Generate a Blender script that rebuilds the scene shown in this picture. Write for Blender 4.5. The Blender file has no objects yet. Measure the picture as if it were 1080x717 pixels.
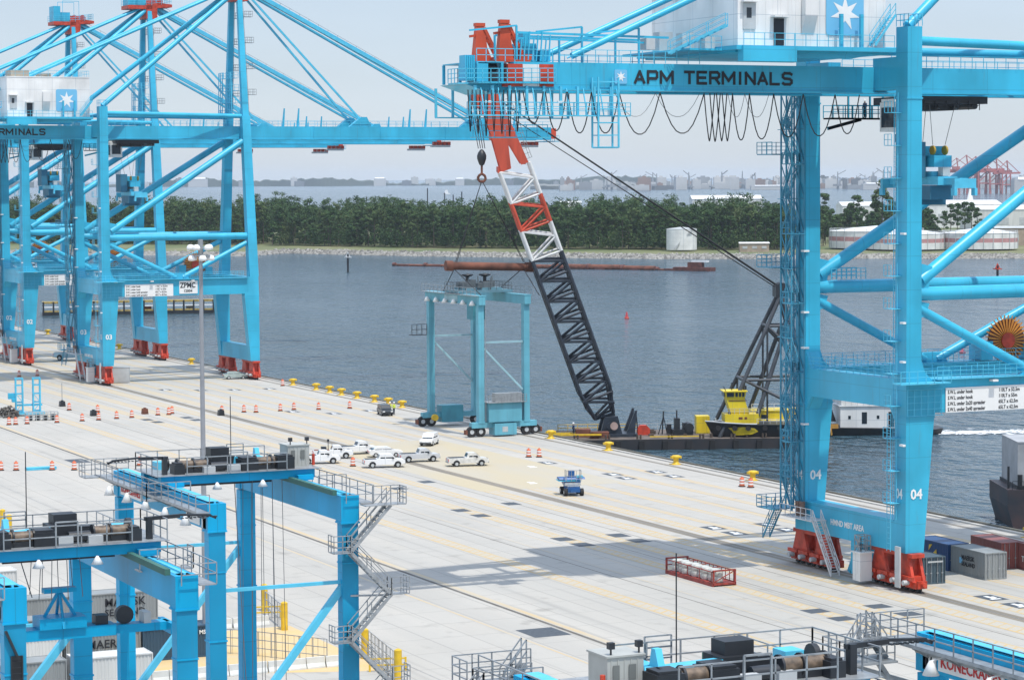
import bpy, bmesh, math, random
from mathutils import Vector, Matrix
R = math.radians
rnd = random.Random(7)
S = bpy.context.scene
COL = S.collection

# ---------------------------------------------------------------- camera
FOC = 2700.0
H0 = 38.45
CAMX = -132.2
YAW, PITCH, ROLL = R(24.93), math.atan((358.5-187.0)/FOC), R(-0.3)
cam = bpy.data.cameras.new('camera'); camo = bpy.data.objects.new('camera', cam); COL.objects.link(camo)
cam.sensor_fit = 'HORIZONTAL'; cam.sensor_width = 36.0; cam.lens = FOC/1080*36.0
cam.clip_start = 1.0; cam.clip_end = 60000
fw0 = Vector((math.sin(YAW), math.cos(YAW), 0)); rt0 = Vector((math.cos(YAW), -math.sin(YAW), 0)); up0 = Vector((0, 0, 1))
fw = fw0*math.cos(PITCH) - up0*math.sin(PITCH); up1 = up0*math.cos(PITCH) + fw0*math.sin(PITCH)
rt = rt0*math.cos(ROLL) + up1*math.sin(ROLL); up = up1*math.cos(ROLL) - rt0*math.sin(ROLL)
camo.matrix_world = Matrix(((rt.x, up.x, -fw.x, CAMX), (rt.y, up.y, -fw.y, 0), (rt.z, up.z, -fw.z, H0), (0, 0, 0, 1)))
S.camera = camo

# ---------------------------------------------------------------- sky, sun, exposure
SUNV = Vector((0.05, -0.40, 1.0)).normalized()
elev = math.asin(SUNV.z); azim = math.atan2(SUNV.x, SUNV.y)
W = bpy.data.worlds.new('World'); S.world = W; W.use_nodes = True
wn = W.node_tree; bg = wn.nodes['Background']
sky = wn.nodes.new('ShaderNodeTexSky'); sky.sky_type = 'NISHITA'; sky.sun_disc = False
sky.sun_elevation = elev; sky.sun_rotation = azim
sky.altitude = 0; sky.air_density = 1.0; sky.dust_density = 0.4; sky.ozone_density = 2.0
# a thin veil of high cloud whitens the clear sky: brighter towards the zenith, faintly streaked
wt_ = wn.nodes.new('ShaderNodeTexCoord'); ws = wn.nodes.new('ShaderNodeSeparateXYZ'); wn.links.new(wt_.outputs['Generated'], ws.inputs[0])
wm = wn.nodes.new('ShaderNodeMapping'); wm.inputs['Scale'].default_value = (1,1,4.5); wn.links.new(wt_.outputs['Generated'], wm.inputs[0])
wc = wn.nodes.new('ShaderNodeTexNoise'); wc.inputs['Scale'].default_value = 5.0; wc.inputs['Detail'].default_value = 5; wn.links.new(wm.outputs[0], wc.inputs['Vector'])
wg = wn.nodes.new('ShaderNodeMapRange'); wg.inputs[1].default_value = .3; wg.inputs[2].default_value = .7; wg.inputs[3].default_value = .93; wg.inputs[4].default_value = 1.07; wn.links.new(wc.outputs['Fac'], wg.inputs[0])
wz = wn.nodes.new('ShaderNodeMapRange'); wz.inputs[1].default_value = .1; wz.inputs[2].default_value = 1.0; wz.inputs[3].default_value = 1.0; wz.inputs[4].default_value = 2.4; wn.links.new(ws.outputs[2], wz.inputs[0])
wp = wn.nodes.new('ShaderNodeMath'); wp.operation = 'MULTIPLY'; wn.links.new(wg.outputs[0], wp.inputs[0]); wn.links.new(wz.outputs[0], wp.inputs[1])
vs_ = wn.nodes.new('ShaderNodeVectorMath'); vs_.operation = 'SCALE'; vs_.inputs[0].default_value = (2.95, 3.45, 4.35); wn.links.new(wp.outputs[0], vs_.inputs['Scale'])
thin = wn.nodes.new('ShaderNodeVectorMath'); thin.operation = 'SCALE'; thin.inputs['Scale'].default_value = 0.36; wn.links.new(sky.outputs[0], thin.inputs[0])
veil = wn.nodes.new('ShaderNodeVectorMath'); veil.operation = 'ADD'; wn.links.new(thin.outputs[0], veil.inputs[0]); wn.links.new(vs_.outputs[0], veil.inputs[1])
wn.links.new(veil.outputs[0], bg.inputs[0]); bg.inputs[1].default_value = 0.13
sun = bpy.data.lights.new('sun', 'SUN'); suno = bpy.data.objects.new('sun', sun); COL.objects.link(suno)
sun.energy = 3.8; sun.angle = R(0.6); sun.color = (1.0, 0.955, 0.88)
suno.rotation_euler = SUNV.to_track_quat('Z', 'Y').to_euler(); suno.location = (0, 0, 200)
S.view_settings.view_transform = 'Standard'; S.view_settings.look = 'None'
S.view_settings.exposure = 0.0; S.view_settings.gamma = 1.0
S.cycles.volume_bounces = 1; S.cycles.max_bounces = 6; S.cycles.diffuse_bounces = 3

# ---------------------------------------------------------------- materials
MATS = {}
def nt(m): return m.node_tree.nodes, m.node_tree.links
def mat(name, col, rough=0.5, metal=0.0, dirt=0.12, scale=0.6, spec=0.5, dirtcol=None, bump=0.0, streak=False):
    if name in MATS: return MATS[name]
    m = bpy.data.materials.new(name); m.use_nodes = True; n, l = nt(m); b = n['Principled BSDF']
    b.inputs['Roughness'].default_value = rough; b.inputs['Metallic'].default_value = metal
    b.inputs['Specular IOR Level'].default_value = spec
    geo = n.new('ShaderNodeTexCoord')
    ns = n.new('ShaderNodeTexNoise'); ns.inputs['Scale'].default_value = scale; ns.inputs['Detail'].default_value = 6
    src = geo.outputs['Object']
    if streak:
        mp = n.new('ShaderNodeMapping'); mp.inputs['Scale'].default_value = (1, 1, 0.12); l.new(src, mp.inputs[0]); src = mp.outputs[0]
    l.new(src, ns.inputs['Vector'])
    rp = n.new('ShaderNodeValToRGB'); rp.color_ramp.elements[0].position = 0.35; rp.color_ramp.elements[1].position = 0.7
    l.new(ns.outputs['Fac'], rp.inputs[0])
    mx = n.new('ShaderNodeMix'); mx.data_type = 'RGBA'
    c = tuple(col)
    d = tuple(dirtcol) if dirtcol else tuple(x*(1-dirt*2.2) for x in c)
    mx.inputs[6].default_value = (*c, 1)
    mx.inputs[7].default_value = (*[c[i]*(1-(0.5 if dirtcol else 1)) + d[i]*(0.5 if dirtcol else 1) for i in range(3)], 1)
    l.new(rp.outputs[0], mx.inputs[0]); l.new(mx.outputs[2], b.inputs['Base Color'])
    if bump:
        bp = n.new('ShaderNodeBump'); bp.inputs['Strength'].default_value = bump; bp.inputs['Distance'].default_value = 0.05
        l.new(ns.outputs['Fac'], bp.inputs['Height']); l.new(bp.outputs[0], b.inputs['Normal'])
    MATS[name] = m; return m

BLUE = mat('crane_blue', (0.04, 0.45, 0.66), 0.38, dirt=0.07, scale=0.35, streak=True)
BLUE2 = mat('crane_blue_light', (0.09, 0.52, 0.72), 0.42, dirt=0.08, scale=1.0)
RMGB = mat('yard_crane_blue', (0.0, 0.36, 0.63), 0.42, spec=0.3, dirt=0.05, scale=0.5, streak=True)
RTGB = mat('faded_turquoise', (0.13, 0.42, 0.52), 0.5, dirt=0.10, scale=0.6, streak=True)
RED = mat('bogie_red', (0.60, 0.06, 0.025), 0.45, dirt=0.22, scale=1.2)
WHITE = mat('white_paint', (0.78, 0.78, 0.76), 0.5, dirt=0.06, scale=0.4, streak=True)
PALEGREY = mat('pale_grey_paint', (0.50, 0.52, 0.52), 0.5, dirt=0.1)
GALV = mat('galvanised_steel', (0.38, 0.40, 0.41), 0.42, metal=0.35, dirt=0.15, scale=2.0)
DARK = mat('black_steel', (0.022, 0.026, 0.032), 0.45, dirt=0.2)
BOOMB = mat('black_boom_paint', (0.028, 0.038, 0.055), 0.42, dirt=0.25, scale=0.8)
BOOMR = mat('boom_red_paint', (0.62, 0.085, 0.04), 0.55, dirt=0.18, scale=0.9, streak=True)
BOOMW = mat('boom_white_paint', (0.72, 0.72, 0.70), 0.55, dirt=0.12, scale=0.9, streak=True)
RUBBER = mat('rubber', (0.02, 0.02, 0.021), 0.8, dirt=0.2)
CABLE = mat('cable_black', (0.015, 0.015, 0.017), 0.6)
WIRE = mat('wire_rope', (0.16, 0.17, 0.18), 0.5, metal=0.3)
YEL = mat('safety_yellow', (0.78, 0.50, 0.02), 0.5, dirt=0.12, scale=1.5)
TUGY = mat('tug_yellow', (0.80, 0.60, 0.02), 0.42, dirt=0.10, scale=0.7, streak=True)
GLASS = mat('dark_glass', (0.02, 0.03, 0.04), 0.08, dirt=0.0)
RUST = mat('rusty_steel', (0.20, 0.07, 0.04), 0.8, dirt=0.3, scale=0.5)
ORANGE = mat('cone_orange', (0.66, 0.16, 0.07), 0.6)
GREYC = mat('container_grey', (0.28, 0.295, 0.29), 0.5, dirt=0.12, scale=0.5, streak=True)
WHITEC = mat('container_white', (0.66, 0.66, 0.63), 0.5, dirt=0.08, scale=0.5, streak=True)
BLUEC = mat('container_blue', (0.015, 0.075, 0.21), 0.5, dirt=0.15, scale=0.5, streak=True)
SLATE = mat('container_slate', (0.06, 0.10, 0.125), 0.5, dirt=0.15, scale=0.5, streak=True)
REDC = mat('container_red', (0.30, 0.09, 0.075), 0.5, dirt=0.15, scale=0.5, streak=True)
COPPER = mat('drum_rope_tan', (0.19, 0.135, 0.09), 0.5, dirt=0.35, scale=3)
CONC = mat('plain_concrete', (0.52, 0.50, 0.46), 0.85, dirt=0.1, scale=0.6)
SIGNW = mat('sign_white', (0.80, 0.80, 0.78), 0.5, dirt=0.03)
INK = mat('ink_black', (0.012, 0.014, 0.02), 0.6, dirt=0)
REDINK = mat('ink_red', (0.55, 0.03, 0.03), 0.6, dirt=0)
EMBL = mat('emblem_blue', (0.16, 0.47, 0.70), 0.45, dirt=0.02)
CARW = mat('car_white', (0.80, 0.80, 0.79), 0.25, dirt=0.02)
CARS = mat('car_silver', (.58,.59,.60), .25, dirt=.05)
CARC = mat('car_cream', (.72,.71,.67), .3, dirt=.12, scale=2)
CARD = mat('car_dark', (0.03, 0.035, 0.04), 0.25, dirt=0.05)

def weather(m, seam=3.0, rust=(0.16,0.07,0.035), amt=0.30):
    # plate seams, faded patches and thin rust runs in the paint
    n, l = nt(m); b = n['Principled BSDF']; old = b.inputs['Base Color'].links[0].from_socket
    tc = n.new('ShaderNodeTexCoord'); mp = n.new('ShaderNodeMapping'); mp.inputs['Scale'].default_value = (1.3,1.3,.10); l.new(tc.outputs['Object'], mp.inputs[0])
    a = n.new('ShaderNodeTexNoise'); a.inputs['Scale'].default_value = 1.6; a.inputs['Detail'].default_value = 7; a.inputs['Roughness'].default_value = .65; l.new(mp.outputs[0], a.inputs['Vector'])
    r = n.new('ShaderNodeMapRange'); r.inputs[1].default_value = .60; r.inputs[2].default_value = .74; r.inputs[4].default_value = amt; l.new(a.outputs['Fac'], r.inputs[0])
    x = n.new('ShaderNodeMix'); x.data_type = 'RGBA'; l.new(r.outputs[0], x.inputs[0]); l.new(old, x.inputs[6]); x.inputs[7].default_value = (*rust,1)
    f = n.new('ShaderNodeTexNoise'); f.inputs['Scale'].default_value = .22; f.inputs['Detail'].default_value = 3; l.new(tc.outputs['Object'], f.inputs['Vector'])
    h = n.new('ShaderNodeHueSaturation'); v = n.new('ShaderNodeMapRange'); v.inputs[1].default_value = .3; v.inputs[2].default_value = .7; v.inputs[3].default_value = .84; v.inputs[4].default_value = 1.1; l.new(f.outputs['Fac'], v.inputs[0]); l.new(v.outputs[0], h.inputs['Value']); l.new(x.outputs[2], h.inputs['Color'])
    sp = n.new('ShaderNodeSeparateXYZ'); l.new(tc.outputs['Object'], sp.inputs[0]); last = None
    for i, k in enumerate((seam*2, seam*1.7, seam)):
        d = n.new('ShaderNodeMath'); d.operation = 'DIVIDE'; l.new(sp.outputs[i], d.inputs[0]); d.inputs[1].default_value = k
        fr = n.new('ShaderNodeMath'); fr.operation = 'FRACT'; l.new(d.outputs[0], fr.inputs[0]); lt = n.new('ShaderNodeMath'); lt.operation = 'LESS_THAN'; l.new(fr.outputs[0], lt.inputs[0]); lt.inputs[1].default_value = .035/k*1.6
        if last is None: last = lt.outputs[0]
        else: mxx = n.new('ShaderNodeMath'); mxx.operation = 'MAXIMUM'; l.new(last, mxx.inputs[0]); l.new(lt.outputs[0], mxx.inputs[1]); last = mxx.outputs[0]
    sc = n.new('ShaderNodeMath'); sc.operation = 'MULTIPLY'; l.new(last, sc.inputs[0]); sc.inputs[1].default_value = .35
    y = n.new('ShaderNodeMix'); y.data_type = 'RGBA'; l.new(sc.outputs[0], y.inputs[0]); l.new(h.outputs[0], y.inputs[6]); y.inputs[7].default_value = (.02,.12,.2,1)
    l.new(y.outputs[2], b.inputs['Base Color'])
weather(BLUE, 3.1); weather(RMGB, 2.6, amt=.22); weather(RTGB, 2.4, amt=.4); weather(WHITE, 2.2, (.32,.25,.18), .25); weather(TUGY, 1.6, amt=.3); weather(CARW, 40, (.5,.47,.42), .2)
# ---------------------------------------------------------------- mesh builder
def V(*a): return Vector(a)
class MB:
    def __init__(s): s.v = []; s.f = []; s.m = []; s.cur = 0; s.smooth = []
    def add(s, vs, fs, sm=False):
        o = len(s.v); s.v += [tuple(x) for x in vs]
        for f in fs: s.f.append(tuple(i+o for i in f)); s.m.append(s.cur); s.smooth.append(sm)
        return s
    def use(s, i): s.cur = i; return s
    def box(s, x0, x1, y0, y1, z0, z1):
        vs = [(x0,y0,z0),(x1,y0,z0),(x1,y1,z0),(x0,y1,z0),(x0,y0,z1),(x1,y0,z1),(x1,y1,z1),(x0,y1,z1)]
        return s.add(vs, [(3,2,1,0),(4,5,6,7),(0,1,5,4),(1,2,6,5),(2,3,7,6),(3,0,4,7)])
    def hexa(s, bot, top):
        vs = list(bot)+list(top)
        return s.add(vs, [(3,2,1,0),(4,5,6,7),(0,1,5,4),(1,2,6,5),(2,3,7,6),(3,0,4,7)])
    def frame(s, p, q, upv=None):
        p, q = Vector(p), Vector(q); d = (q-p).normalized()
        u = Vector(upv) if upv else Vector((0,0,1))
        if abs(d.dot(u)) > 0.98: u = Vector((0,1,0))
        a = d.cross(u).normalized(); b = a.cross(d).normalized()
        return p, q, a, b
    def beam(s, p, q, w, h, upv=None, w2=None, h2=None):
        p, q, a, b = s.frame(p, q, upv); w2 = w if w2 is None else w2; h2 = h if h2 is None else h2
        k = [(-1,-1),(1,-1),(1,1),(-1,1)]
        vs = [p+a*(x*w/2)+b*(y*h/2) for x, y in k]+[q+a*(x*w2/2)+b*(y*h2/2) for x, y in k]
        return s.add(vs, [(3,2,1,0),(4,5,6,7),(0,1,5,4),(1,2,6,5),(2,3,7,6),(3,0,4,7)])
    def tube(s, p, q, r, n=8, r2=None, caps=True):
        p, q, a, b = s.frame(p, q); r2 = r if r2 is None else r2
        vs = []
        for k in range(n):
            t = 2*math.pi*k/n; vs.append(p+a*(r*math.cos(t))+b*(r*math.sin(t)))
        for k in range(n):
            t = 2*math.pi*k/n; vs.append(q+a*(r2*math.cos(t))+b*(r2*math.sin(t)))
        s.add(vs, [(k,(k+1)%n,n+(k+1)%n,n+k) for k in range(n)], n > 5)
        if caps: s.add(vs, [tuple(range(n-1,-1,-1)), tuple(range(n,2*n))])
        return s
    def path(s, pts, r, n=5):
        for i in range(len(pts)-1): s.tube(pts[i], pts[i+1], r, n, caps=False)
        return s
    def line(s, p, q, t=0.06): return s.beam(p, q, t, t)
    def prism(s, prof, x0, x1, axis='y'):
        n = len(prof)
        def mk(a, b, t):
            return (a, t, b) if axis == 'y' else ((t, a, b) if axis == 'x' else (a, b, t))
        vs = [mk(a, b, x0) for a, b in prof]+[mk(a, b, x1) for a, b in prof]
        return s.add(vs, [tuple(range(n-1,-1,-1)), tuple(range(n,2*n))]+[(k,(k+1)%n,n+(k+1)%n,n+k) for k in range(n)])
    def lathe(s, c, prof, n=12, smooth=True):
        vs = []; m = len(prof)
        for k in range(n):
            t = 2*math.pi*k/n
            for r, z in prof: vs.append((c[0]+r*math.cos(t), c[1]+r*math.sin(t), c[2]+z))
        fs = []
        for k in range(n):
            for j in range(m-1):
                a = k*m+j; b = ((k+1)%n)*m+j; fs.append((a, b, b+1, a+1))
        return s.add(vs, fs, smooth)
    def wheel(s, c, r, w, axis='y', n=14):
        d = Vector((0,w/2,0)) if axis == 'y' else (Vector((w/2,0,0)) if axis == 'x' else Vector(axis)*w/2)
        return s.tube(Vector(c)-d, Vector(c)+d, r, n)
    def rail(s, pts, h=1.1, sp=1.6, t=0.05, mids=1, closed=False):
        pts = [Vector(p) for p in pts]
        if closed: pts = pts+[pts[0]]
        for i in range(len(pts)-1):
            a, b = pts[i], pts[i+1]; n = max(1, round((b-a).length/sp))
            for k in range(n+1 if i == len(pts)-2 else n):
                p = a.lerp(b, k/n); s.line(p, p+V(0,0,h), t)
            for j in range(mids+1):
                z = h*(1-j/(mids+1)); s.line(a+V(0,0,z), b+V(0,0,z), t)
        return s
    def ladder(s, p, q, side=(1,0,0), w=0.5, step=0.4, t=0.05, cage=False):
        p, q = Vector(p), Vector(q); sd = Vector(side)*w/2
        s.line(p-sd, q-sd, t); s.line(p+sd, q+sd, t)
        n = int((q-p).length/step)
        for k in range(1, n): c = p.lerp(q, k/n); s.line(c-sd, c+sd, t*0.7)
        return s
    def stairs(s, p, q, w=0.8, side=None, t=0.05, rail=True):
        p, q = Vector(p), Vector(q); d = (q-p); hd = Vector((d.x, d.y, 0)).normalized()
        sd = Vector(side).normalized() if side else Vector((-hd.y, hd.x, 0))
        for k in (-1, 1):
            o = sd*(k*w/2)
            s.beam(p+o, q+o, 0.06, 0.22)
            if rail:
                for z in (0.55, 1.05): s.line(p+o+V(0,0,z), q+o+V(0,0,z), t)
                n = max(2, int(d.length/1.5))
                for j in range(n+1): c = p.lerp(q, j/n)+o; s.line(c, c+V(0,0,1.05), t)
        n = max(2, int(abs(d.z)/0.24))
        for k in range(1, n):
            c = p.lerp(q, k/n); s.beam(c-sd*w/2, c+sd*w/2, 0.2, 0.03)
        return s
    def build(s, name, m, parent=None, label=None):
        me = bpy.data.meshes.new(name); me.from_pydata(s.v, [], s.f)
        ms = m if isinstance(m, (list, tuple)) else [m]
        for x in ms: me.materials.append(x)
        me.polygons.foreach_set('material_index', s.m)
        me.polygons.foreach_set('use_smooth', s.smooth)
        bm = bmesh.new(); bm.from_mesh(me); bmesh.ops.recalc_face_normals(bm, faces=bm.faces); bm.to_mesh(me); bm.free()
        me.update()
        o = bpy.data.objects.new(name, me); COL.objects.link(o)
        if parent: o.parent = parent
        if label: o['label'] = label
        return o
def build_each(boxes, name, m, parent):
    for b_ in boxes: MB().box(*b_).build(name, m, parent)
def tag(o, label=None, cat=None, group=None, kind=None):
    if label: o['label'] = label
    if cat: o['category'] = cat
    if group: o['group'] = group
    if kind: o['kind'] = kind
    return o
def thing(name, label, cat, loc=(0,0,0), rz=0.0, group=None):
    o = bpy.data.objects.new(name, None); COL.objects.link(o); o.empty_display_size = 0.5
    o.location = loc; o.rotation_euler = (0, 0, rz)
    return tag(o, label, cat, group)
def kids(o): return [c for c in bpy.data.objects if c.parent == o]
def copy_tree(o, parent=None, skip=()):
    c = o.copy(); COL.objects.link(c)
    if parent: c.parent = parent
    for ch in kids(o):
        if ch.name.split('.')[0] in skip: continue
        copy_tree(ch, c, skip)
    return c
def place(o, loc, rz=None, label=None):
    o.location = loc
    if rz is not None: o.rotation_euler = (0, 0, rz)
    if label: o['label'] = label
    return o
def text(name, s, size, m, mtx, parent=None, bold=0.0, ext=0.01, align='LEFT', sx=1.0):
    cu = bpy.data.curves.new(name, 'FONT'); cu.body = s; cu.size = size; cu.extrude = ext; cu.offset = bold; cu.align_x = align
    cu.resolution_u = 2
    tmp = bpy.data.objects.new(name, cu); COL.objects.link(tmp)
    dg = bpy.context.evaluated_depsgraph_get(); dg.update()
    me = bpy.data.meshes.new_from_object(tmp.evaluated_get(dg)); bpy.data.objects.remove(tmp)
    me.transform(Matrix.Diagonal((sx, 1, 1, 1))); me.transform(mtx); me.materials.clear(); me.materials.append(m)
    o = bpy.data.objects.new(name, me); COL.objects.link(o)
    if parent: o.parent = parent
    return o
def face_mtx(loc, right, upv=(0,0,1)):
    r, u = Vector(right).normalized(), Vector(upv).normalized(); n = r.cross(u)
    return Matrix(((r.x,u.x,n.x,loc[0]),(r.y,u.y,n.y,loc[1]),(r.z,u.z,n.z,loc[2]),(0,0,0,1)))
def gnd(px, py, z=0.0):
    # where the sight line of a measured photo point meets the level z
    d = fw + rt*((px-540)/FOC) + up*((358.5-py)/FOC); t = (z-H0)/d.z
    return Vector((CAMX, 0, H0)) + d*t
# ---------------------------------------------------------------- the setting
EDGE = 32.9
def ground_mat():
    m = bpy.data.materials.new('terminal_concrete'); m.use_nodes = True; n, l = nt(m); b = n['Principled BSDF']
    b.inputs['Roughness'].default_value = 0.85; b.inputs['Specular IOR Level'].default_value = 0.25
    tc = n.new('ShaderNodeTexCoord'); sp = n.new('ShaderNodeSeparateXYZ'); l.new(tc.outputs['Object'], sp.inputs[0])
    def math_(op, a, bb=None, c=None):
        q = n.new('ShaderNodeMath'); q.operation = op
        for i, x in enumerate((a, bb, c)):
            if x is None: continue
            if isinstance(x, (int, float)): q.inputs[i].default_value = x
            else: l.new(x, q.inputs[i])
        return q.outputs[0]
    def noise(scale, sc=(1,1,1), det=5):
        mp = n.new('ShaderNodeMapping'); mp.inputs['Scale'].default_value = sc; l.new(tc.outputs['Object'], mp.inputs[0])
        q = n.new('ShaderNodeTexNoise'); q.inputs['Scale'].default_value = scale; q.inputs['Detail'].default_value = det
        l.new(mp.outputs[0], q.inputs['Vector']); return q.outputs['Fac']
    def ramp(x, a, bb):
        q = n.new('ShaderNodeMapRange'); q.inputs[1].default_value = a; q.inputs[2].default_value = bb; l.new(x, q.inputs[0]); return q.outputs[0]
    def mix(f, a, bb):
        q = n.new('ShaderNodeMix'); q.data_type = 'RGBA'
        if isinstance(f, (int, float)): q.inputs[0].default_value = f
        else: l.new(f, q.inputs[0])
        for i, x in ((6, a), (7, bb)):
            if isinstance(x, tuple): q.inputs[i].default_value = (*x, 1)
            else: l.new(x, q.inputs[i])
        return q.outputs[2]
    big = ramp(noise(0.035), 0.3, 0.7); lane = ramp(noise(0.25, (1, 0.03, 1)), 0.35, 0.7); fine = ramp(noise(1.2), 0.3, 0.75)
    c = mix(big, (0.475, 0.445, 0.395), (0.40, 0.38, 0.34))
    c = mix(math_('MULTIPLY', lane, 0.55), c, (0.34, 0.33, 0.305))
    c = mix(math_('MULTIPLY', fine, 0.14), c, (0.36, 0.34, 0.30))
    # cast slabs: joints along both ways and a slightly different tone per slab
    fx = math_('FRACT', math_('DIVIDE', sp.outputs[0], 3.8)); fy = math_('FRACT', math_('DIVIDE', sp.outputs[1], 6.1))
    j = math_('MAXIMUM', math_('LESS_THAN', fx, 0.030), math_('LESS_THAN', fy, 0.016))
    wn_ = n.new('ShaderNodeTexWhiteNoise'); wn_.noise_dimensions = '2D'
    cb = n.new('ShaderNodeCombineXYZ'); l.new(math_('FLOOR', math_('DIVIDE', sp.outputs[0], 3.8)), cb.inputs[0]); l.new(math_('FLOOR', math_('DIVIDE', sp.outputs[1], 6.1)), cb.inputs[1])
    l.new(cb.outputs[0], wn_.inputs['Vector'])
    c = mix(math_('MULTIPLY', wn_.outputs['Value'], 0.28), c, (0.42, 0.41, 0.38))
    c = mix(math_('MULTIPLY', j, 0.6), c, (0.24, 0.23, 0.21))
    # tyre and oil wear running along the lanes
    tr = ramp(noise(0.9, (1, 0.02, 1), 3), 0.60, 0.80)
    c = mix(math_('MULTIPLY', tr, 0.65), c, (0.25, 0.24, 0.22))
    st = ramp(noise(0.33, (1, 1, 1), 5), 0.60, 0.74)
    c = mix(math_('MULTIPLY', st, 0.42), c, (0.2, 0.19, 0.17))
    l.new(c, b.inputs['Base Color'])
    return m
GM = ground_mat()
g = MB()
# the terminal's slab, with its quay face down into the water
g.add([(-900,-700,0),(EDGE,-700,0),(EDGE,1100,0),(-900,1100,0)], [(0,1,2,3)])
g.add([(EDGE,-700,0),(EDGE,-700,-4),(EDGE,1100,-4),(EDGE,1100,0)], [(0,1,2,3)])
tag(g.build('quay_apron', GM), kind='structure')
# coping beam along the edge
cp = MB(); cp.box(EDGE-1.1, EDGE+0.002, -200, 1100, 0.004, 0.16)
tag(cp.build('quay_coping', CONC), kind='structure')
wl = MB().box(EDGE-0.55, EDGE-0.25, -200, 1100, 0.164, 0.36)
tag(wl.build('quay_curb', mat('dark_timber', (0.16,0.15,0.12), 0.8)), kind='structure')
fd = MB()
for k in range(60):
    y = 150+k*12.2; fd.box(EDGE+0.01, EDGE+0.9, y, y+1.6, -3.2, -0.4)
tag(fd.build('quay_fenders', RUBBER), kind='structure')

def strip_mat(name, c, alt=None, rough=0.85, nz=0.4, sc=(1,1,1), br=0.0):
    m = bpy.data.materials.new(name); m.use_nodes = True; n, l = nt(m); b = n['Principled BSDF']; b.inputs['Roughness'].default_value = rough
    tc = n.new('ShaderNodeTexCoord'); mp = n.new('ShaderNodeMapping'); mp.inputs['Scale'].default_value = sc
    ns = n.new('ShaderNodeTexNoise'); ns.inputs['Scale'].default_value = nz; ns.inputs['Detail'].default_value = 6
    l.new(tc.outputs['Object'], mp.inputs[0]); l.new(mp.outputs[0], ns.inputs['Vector'])
    r = n.new('ShaderNodeValToRGB'); r.color_ramp.elements[0].position = .38; r.color_ramp.elements[1].position = .66
    r.color_ramp.elements[0].color = (*c, 1); r.color_ramp.elements[1].color = (*(alt or tuple(x*.7 for x in c)), 1)
    l.new(ns.outputs['Fac'], r.inputs[0]); l.new(r.outputs[0], b.inputs['Base Color'])
    return m
RAILM = strip_mat('rail_slot', (0.25,0.215,0.165), (0.17,0.15,0.12), sc=(1,.1,1))
PAINT = strip_mat('worn_yellow_paint', (0.50,0.36,0.18), (0.45,0.375,0.26), nz=0.9, sc=(1,.35,1))
PAINT2 = strip_mat('worn_tan_paint', (0.50,0.39,0.24), (0.46,0.41,0.32), nz=0.5, sc=(1,.2,1))
GRATE = strip_mat('steel_grate', (0.075,0.09,0.105), (0.055,0.065,0.08), nz=3)
DARKL = strip_mat('dark_joint', (0.10,0.09,0.075), (0.15,0.14,0.12))
Y0, Y1 = 60, 1000
def sheets(name, rects, z, m):
    q = MB()
    for x0, x1, y0, y1 in rects: q.add([(x0,y0,z),(x1,y0,z),(x1,y1,z),(x0,y1,z)], [(0,1,2,3)])
    return tag(q.build(name, m), kind='structure')
sheets('crane_rail_slot', [(-0.25,1.25,Y0,Y1)], .006, RAILM)
sheets('waterside_rail_slot', [(29.6,30.3,Y0,Y1)], .006, RAILM)
sheets('crane_rail', [(0.42,0.56,Y0,Y1),(29.9,30.04,Y0,Y1)], .012, mat('rail_steel',(0.3,0.28,0.26),0.4,metal=0.6))
sheets('yard_road_joint', [(-37.35,-36.95,Y0,Y1),(-20.2,-20.08,Y0,Y1),(-5.3,-5.2,Y0,Y1),(-10.75,-10.66,Y0,Y1)], .005, DARKL)
sheets('fence_line_joint', [(-55.4,-55.25,Y0,Y1)], .005, strip_mat('pale_joint',(0.33,0.32,0.30)))
# worn hatched lane paint: two edge lines joined by slanted bars
h = MB(); hb = MB()
for xa, xb in ((-3.6,-1.9),(-8.9,-7.6),(-13.6,-12.3),(-26.0,-24.6),(2.3,3.8),(6.4,7.0),(10.6,11.3),(14.9,15.6),(19.2,19.9),(23.6,24.3)):
    w = 0.30; z = .0045
    hb.add([(xa,Y0,.0035),(xb,Y0,.0035),(xb,Y1,.0035),(xa,Y1,.0035)], [(0,1,2,3)])
    for x in (xa, xb): h.add([(x-w/2,Y0,z),(x+w/2,Y0,z),(x+w/2,Y1,z),(x-w/2,Y1,z)], [(0,1,2,3)])
    if xb-xa > 1.0:
        k = Y0
        while k < 700:
            h.add([(xa+.15,k,z),(xb-.15,k+.8,z),(xb-.15,k+1.12,z),(xa+.15,k+.32,z)], [(0,1,2,3)]); k += 1.35
tag(h.build('lane_hatching', PAINT), kind='structure')
tag(hb.build('lane_band', strip_mat('lane_band_tan', (0.45,0.40,0.31), (0.43,0.40,0.345), nz=.35, sc=(1,.15,1))), kind='structure')
sheets('lane_edge_lines', [(-42.3,-42.05,Y0,Y1),(-36.8,-36.2,Y0,Y1),(-15.7,-15.6,Y0,Y1),(-18.7,-18.6,Y0,Y1)], .0042, PAINT2)
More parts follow.
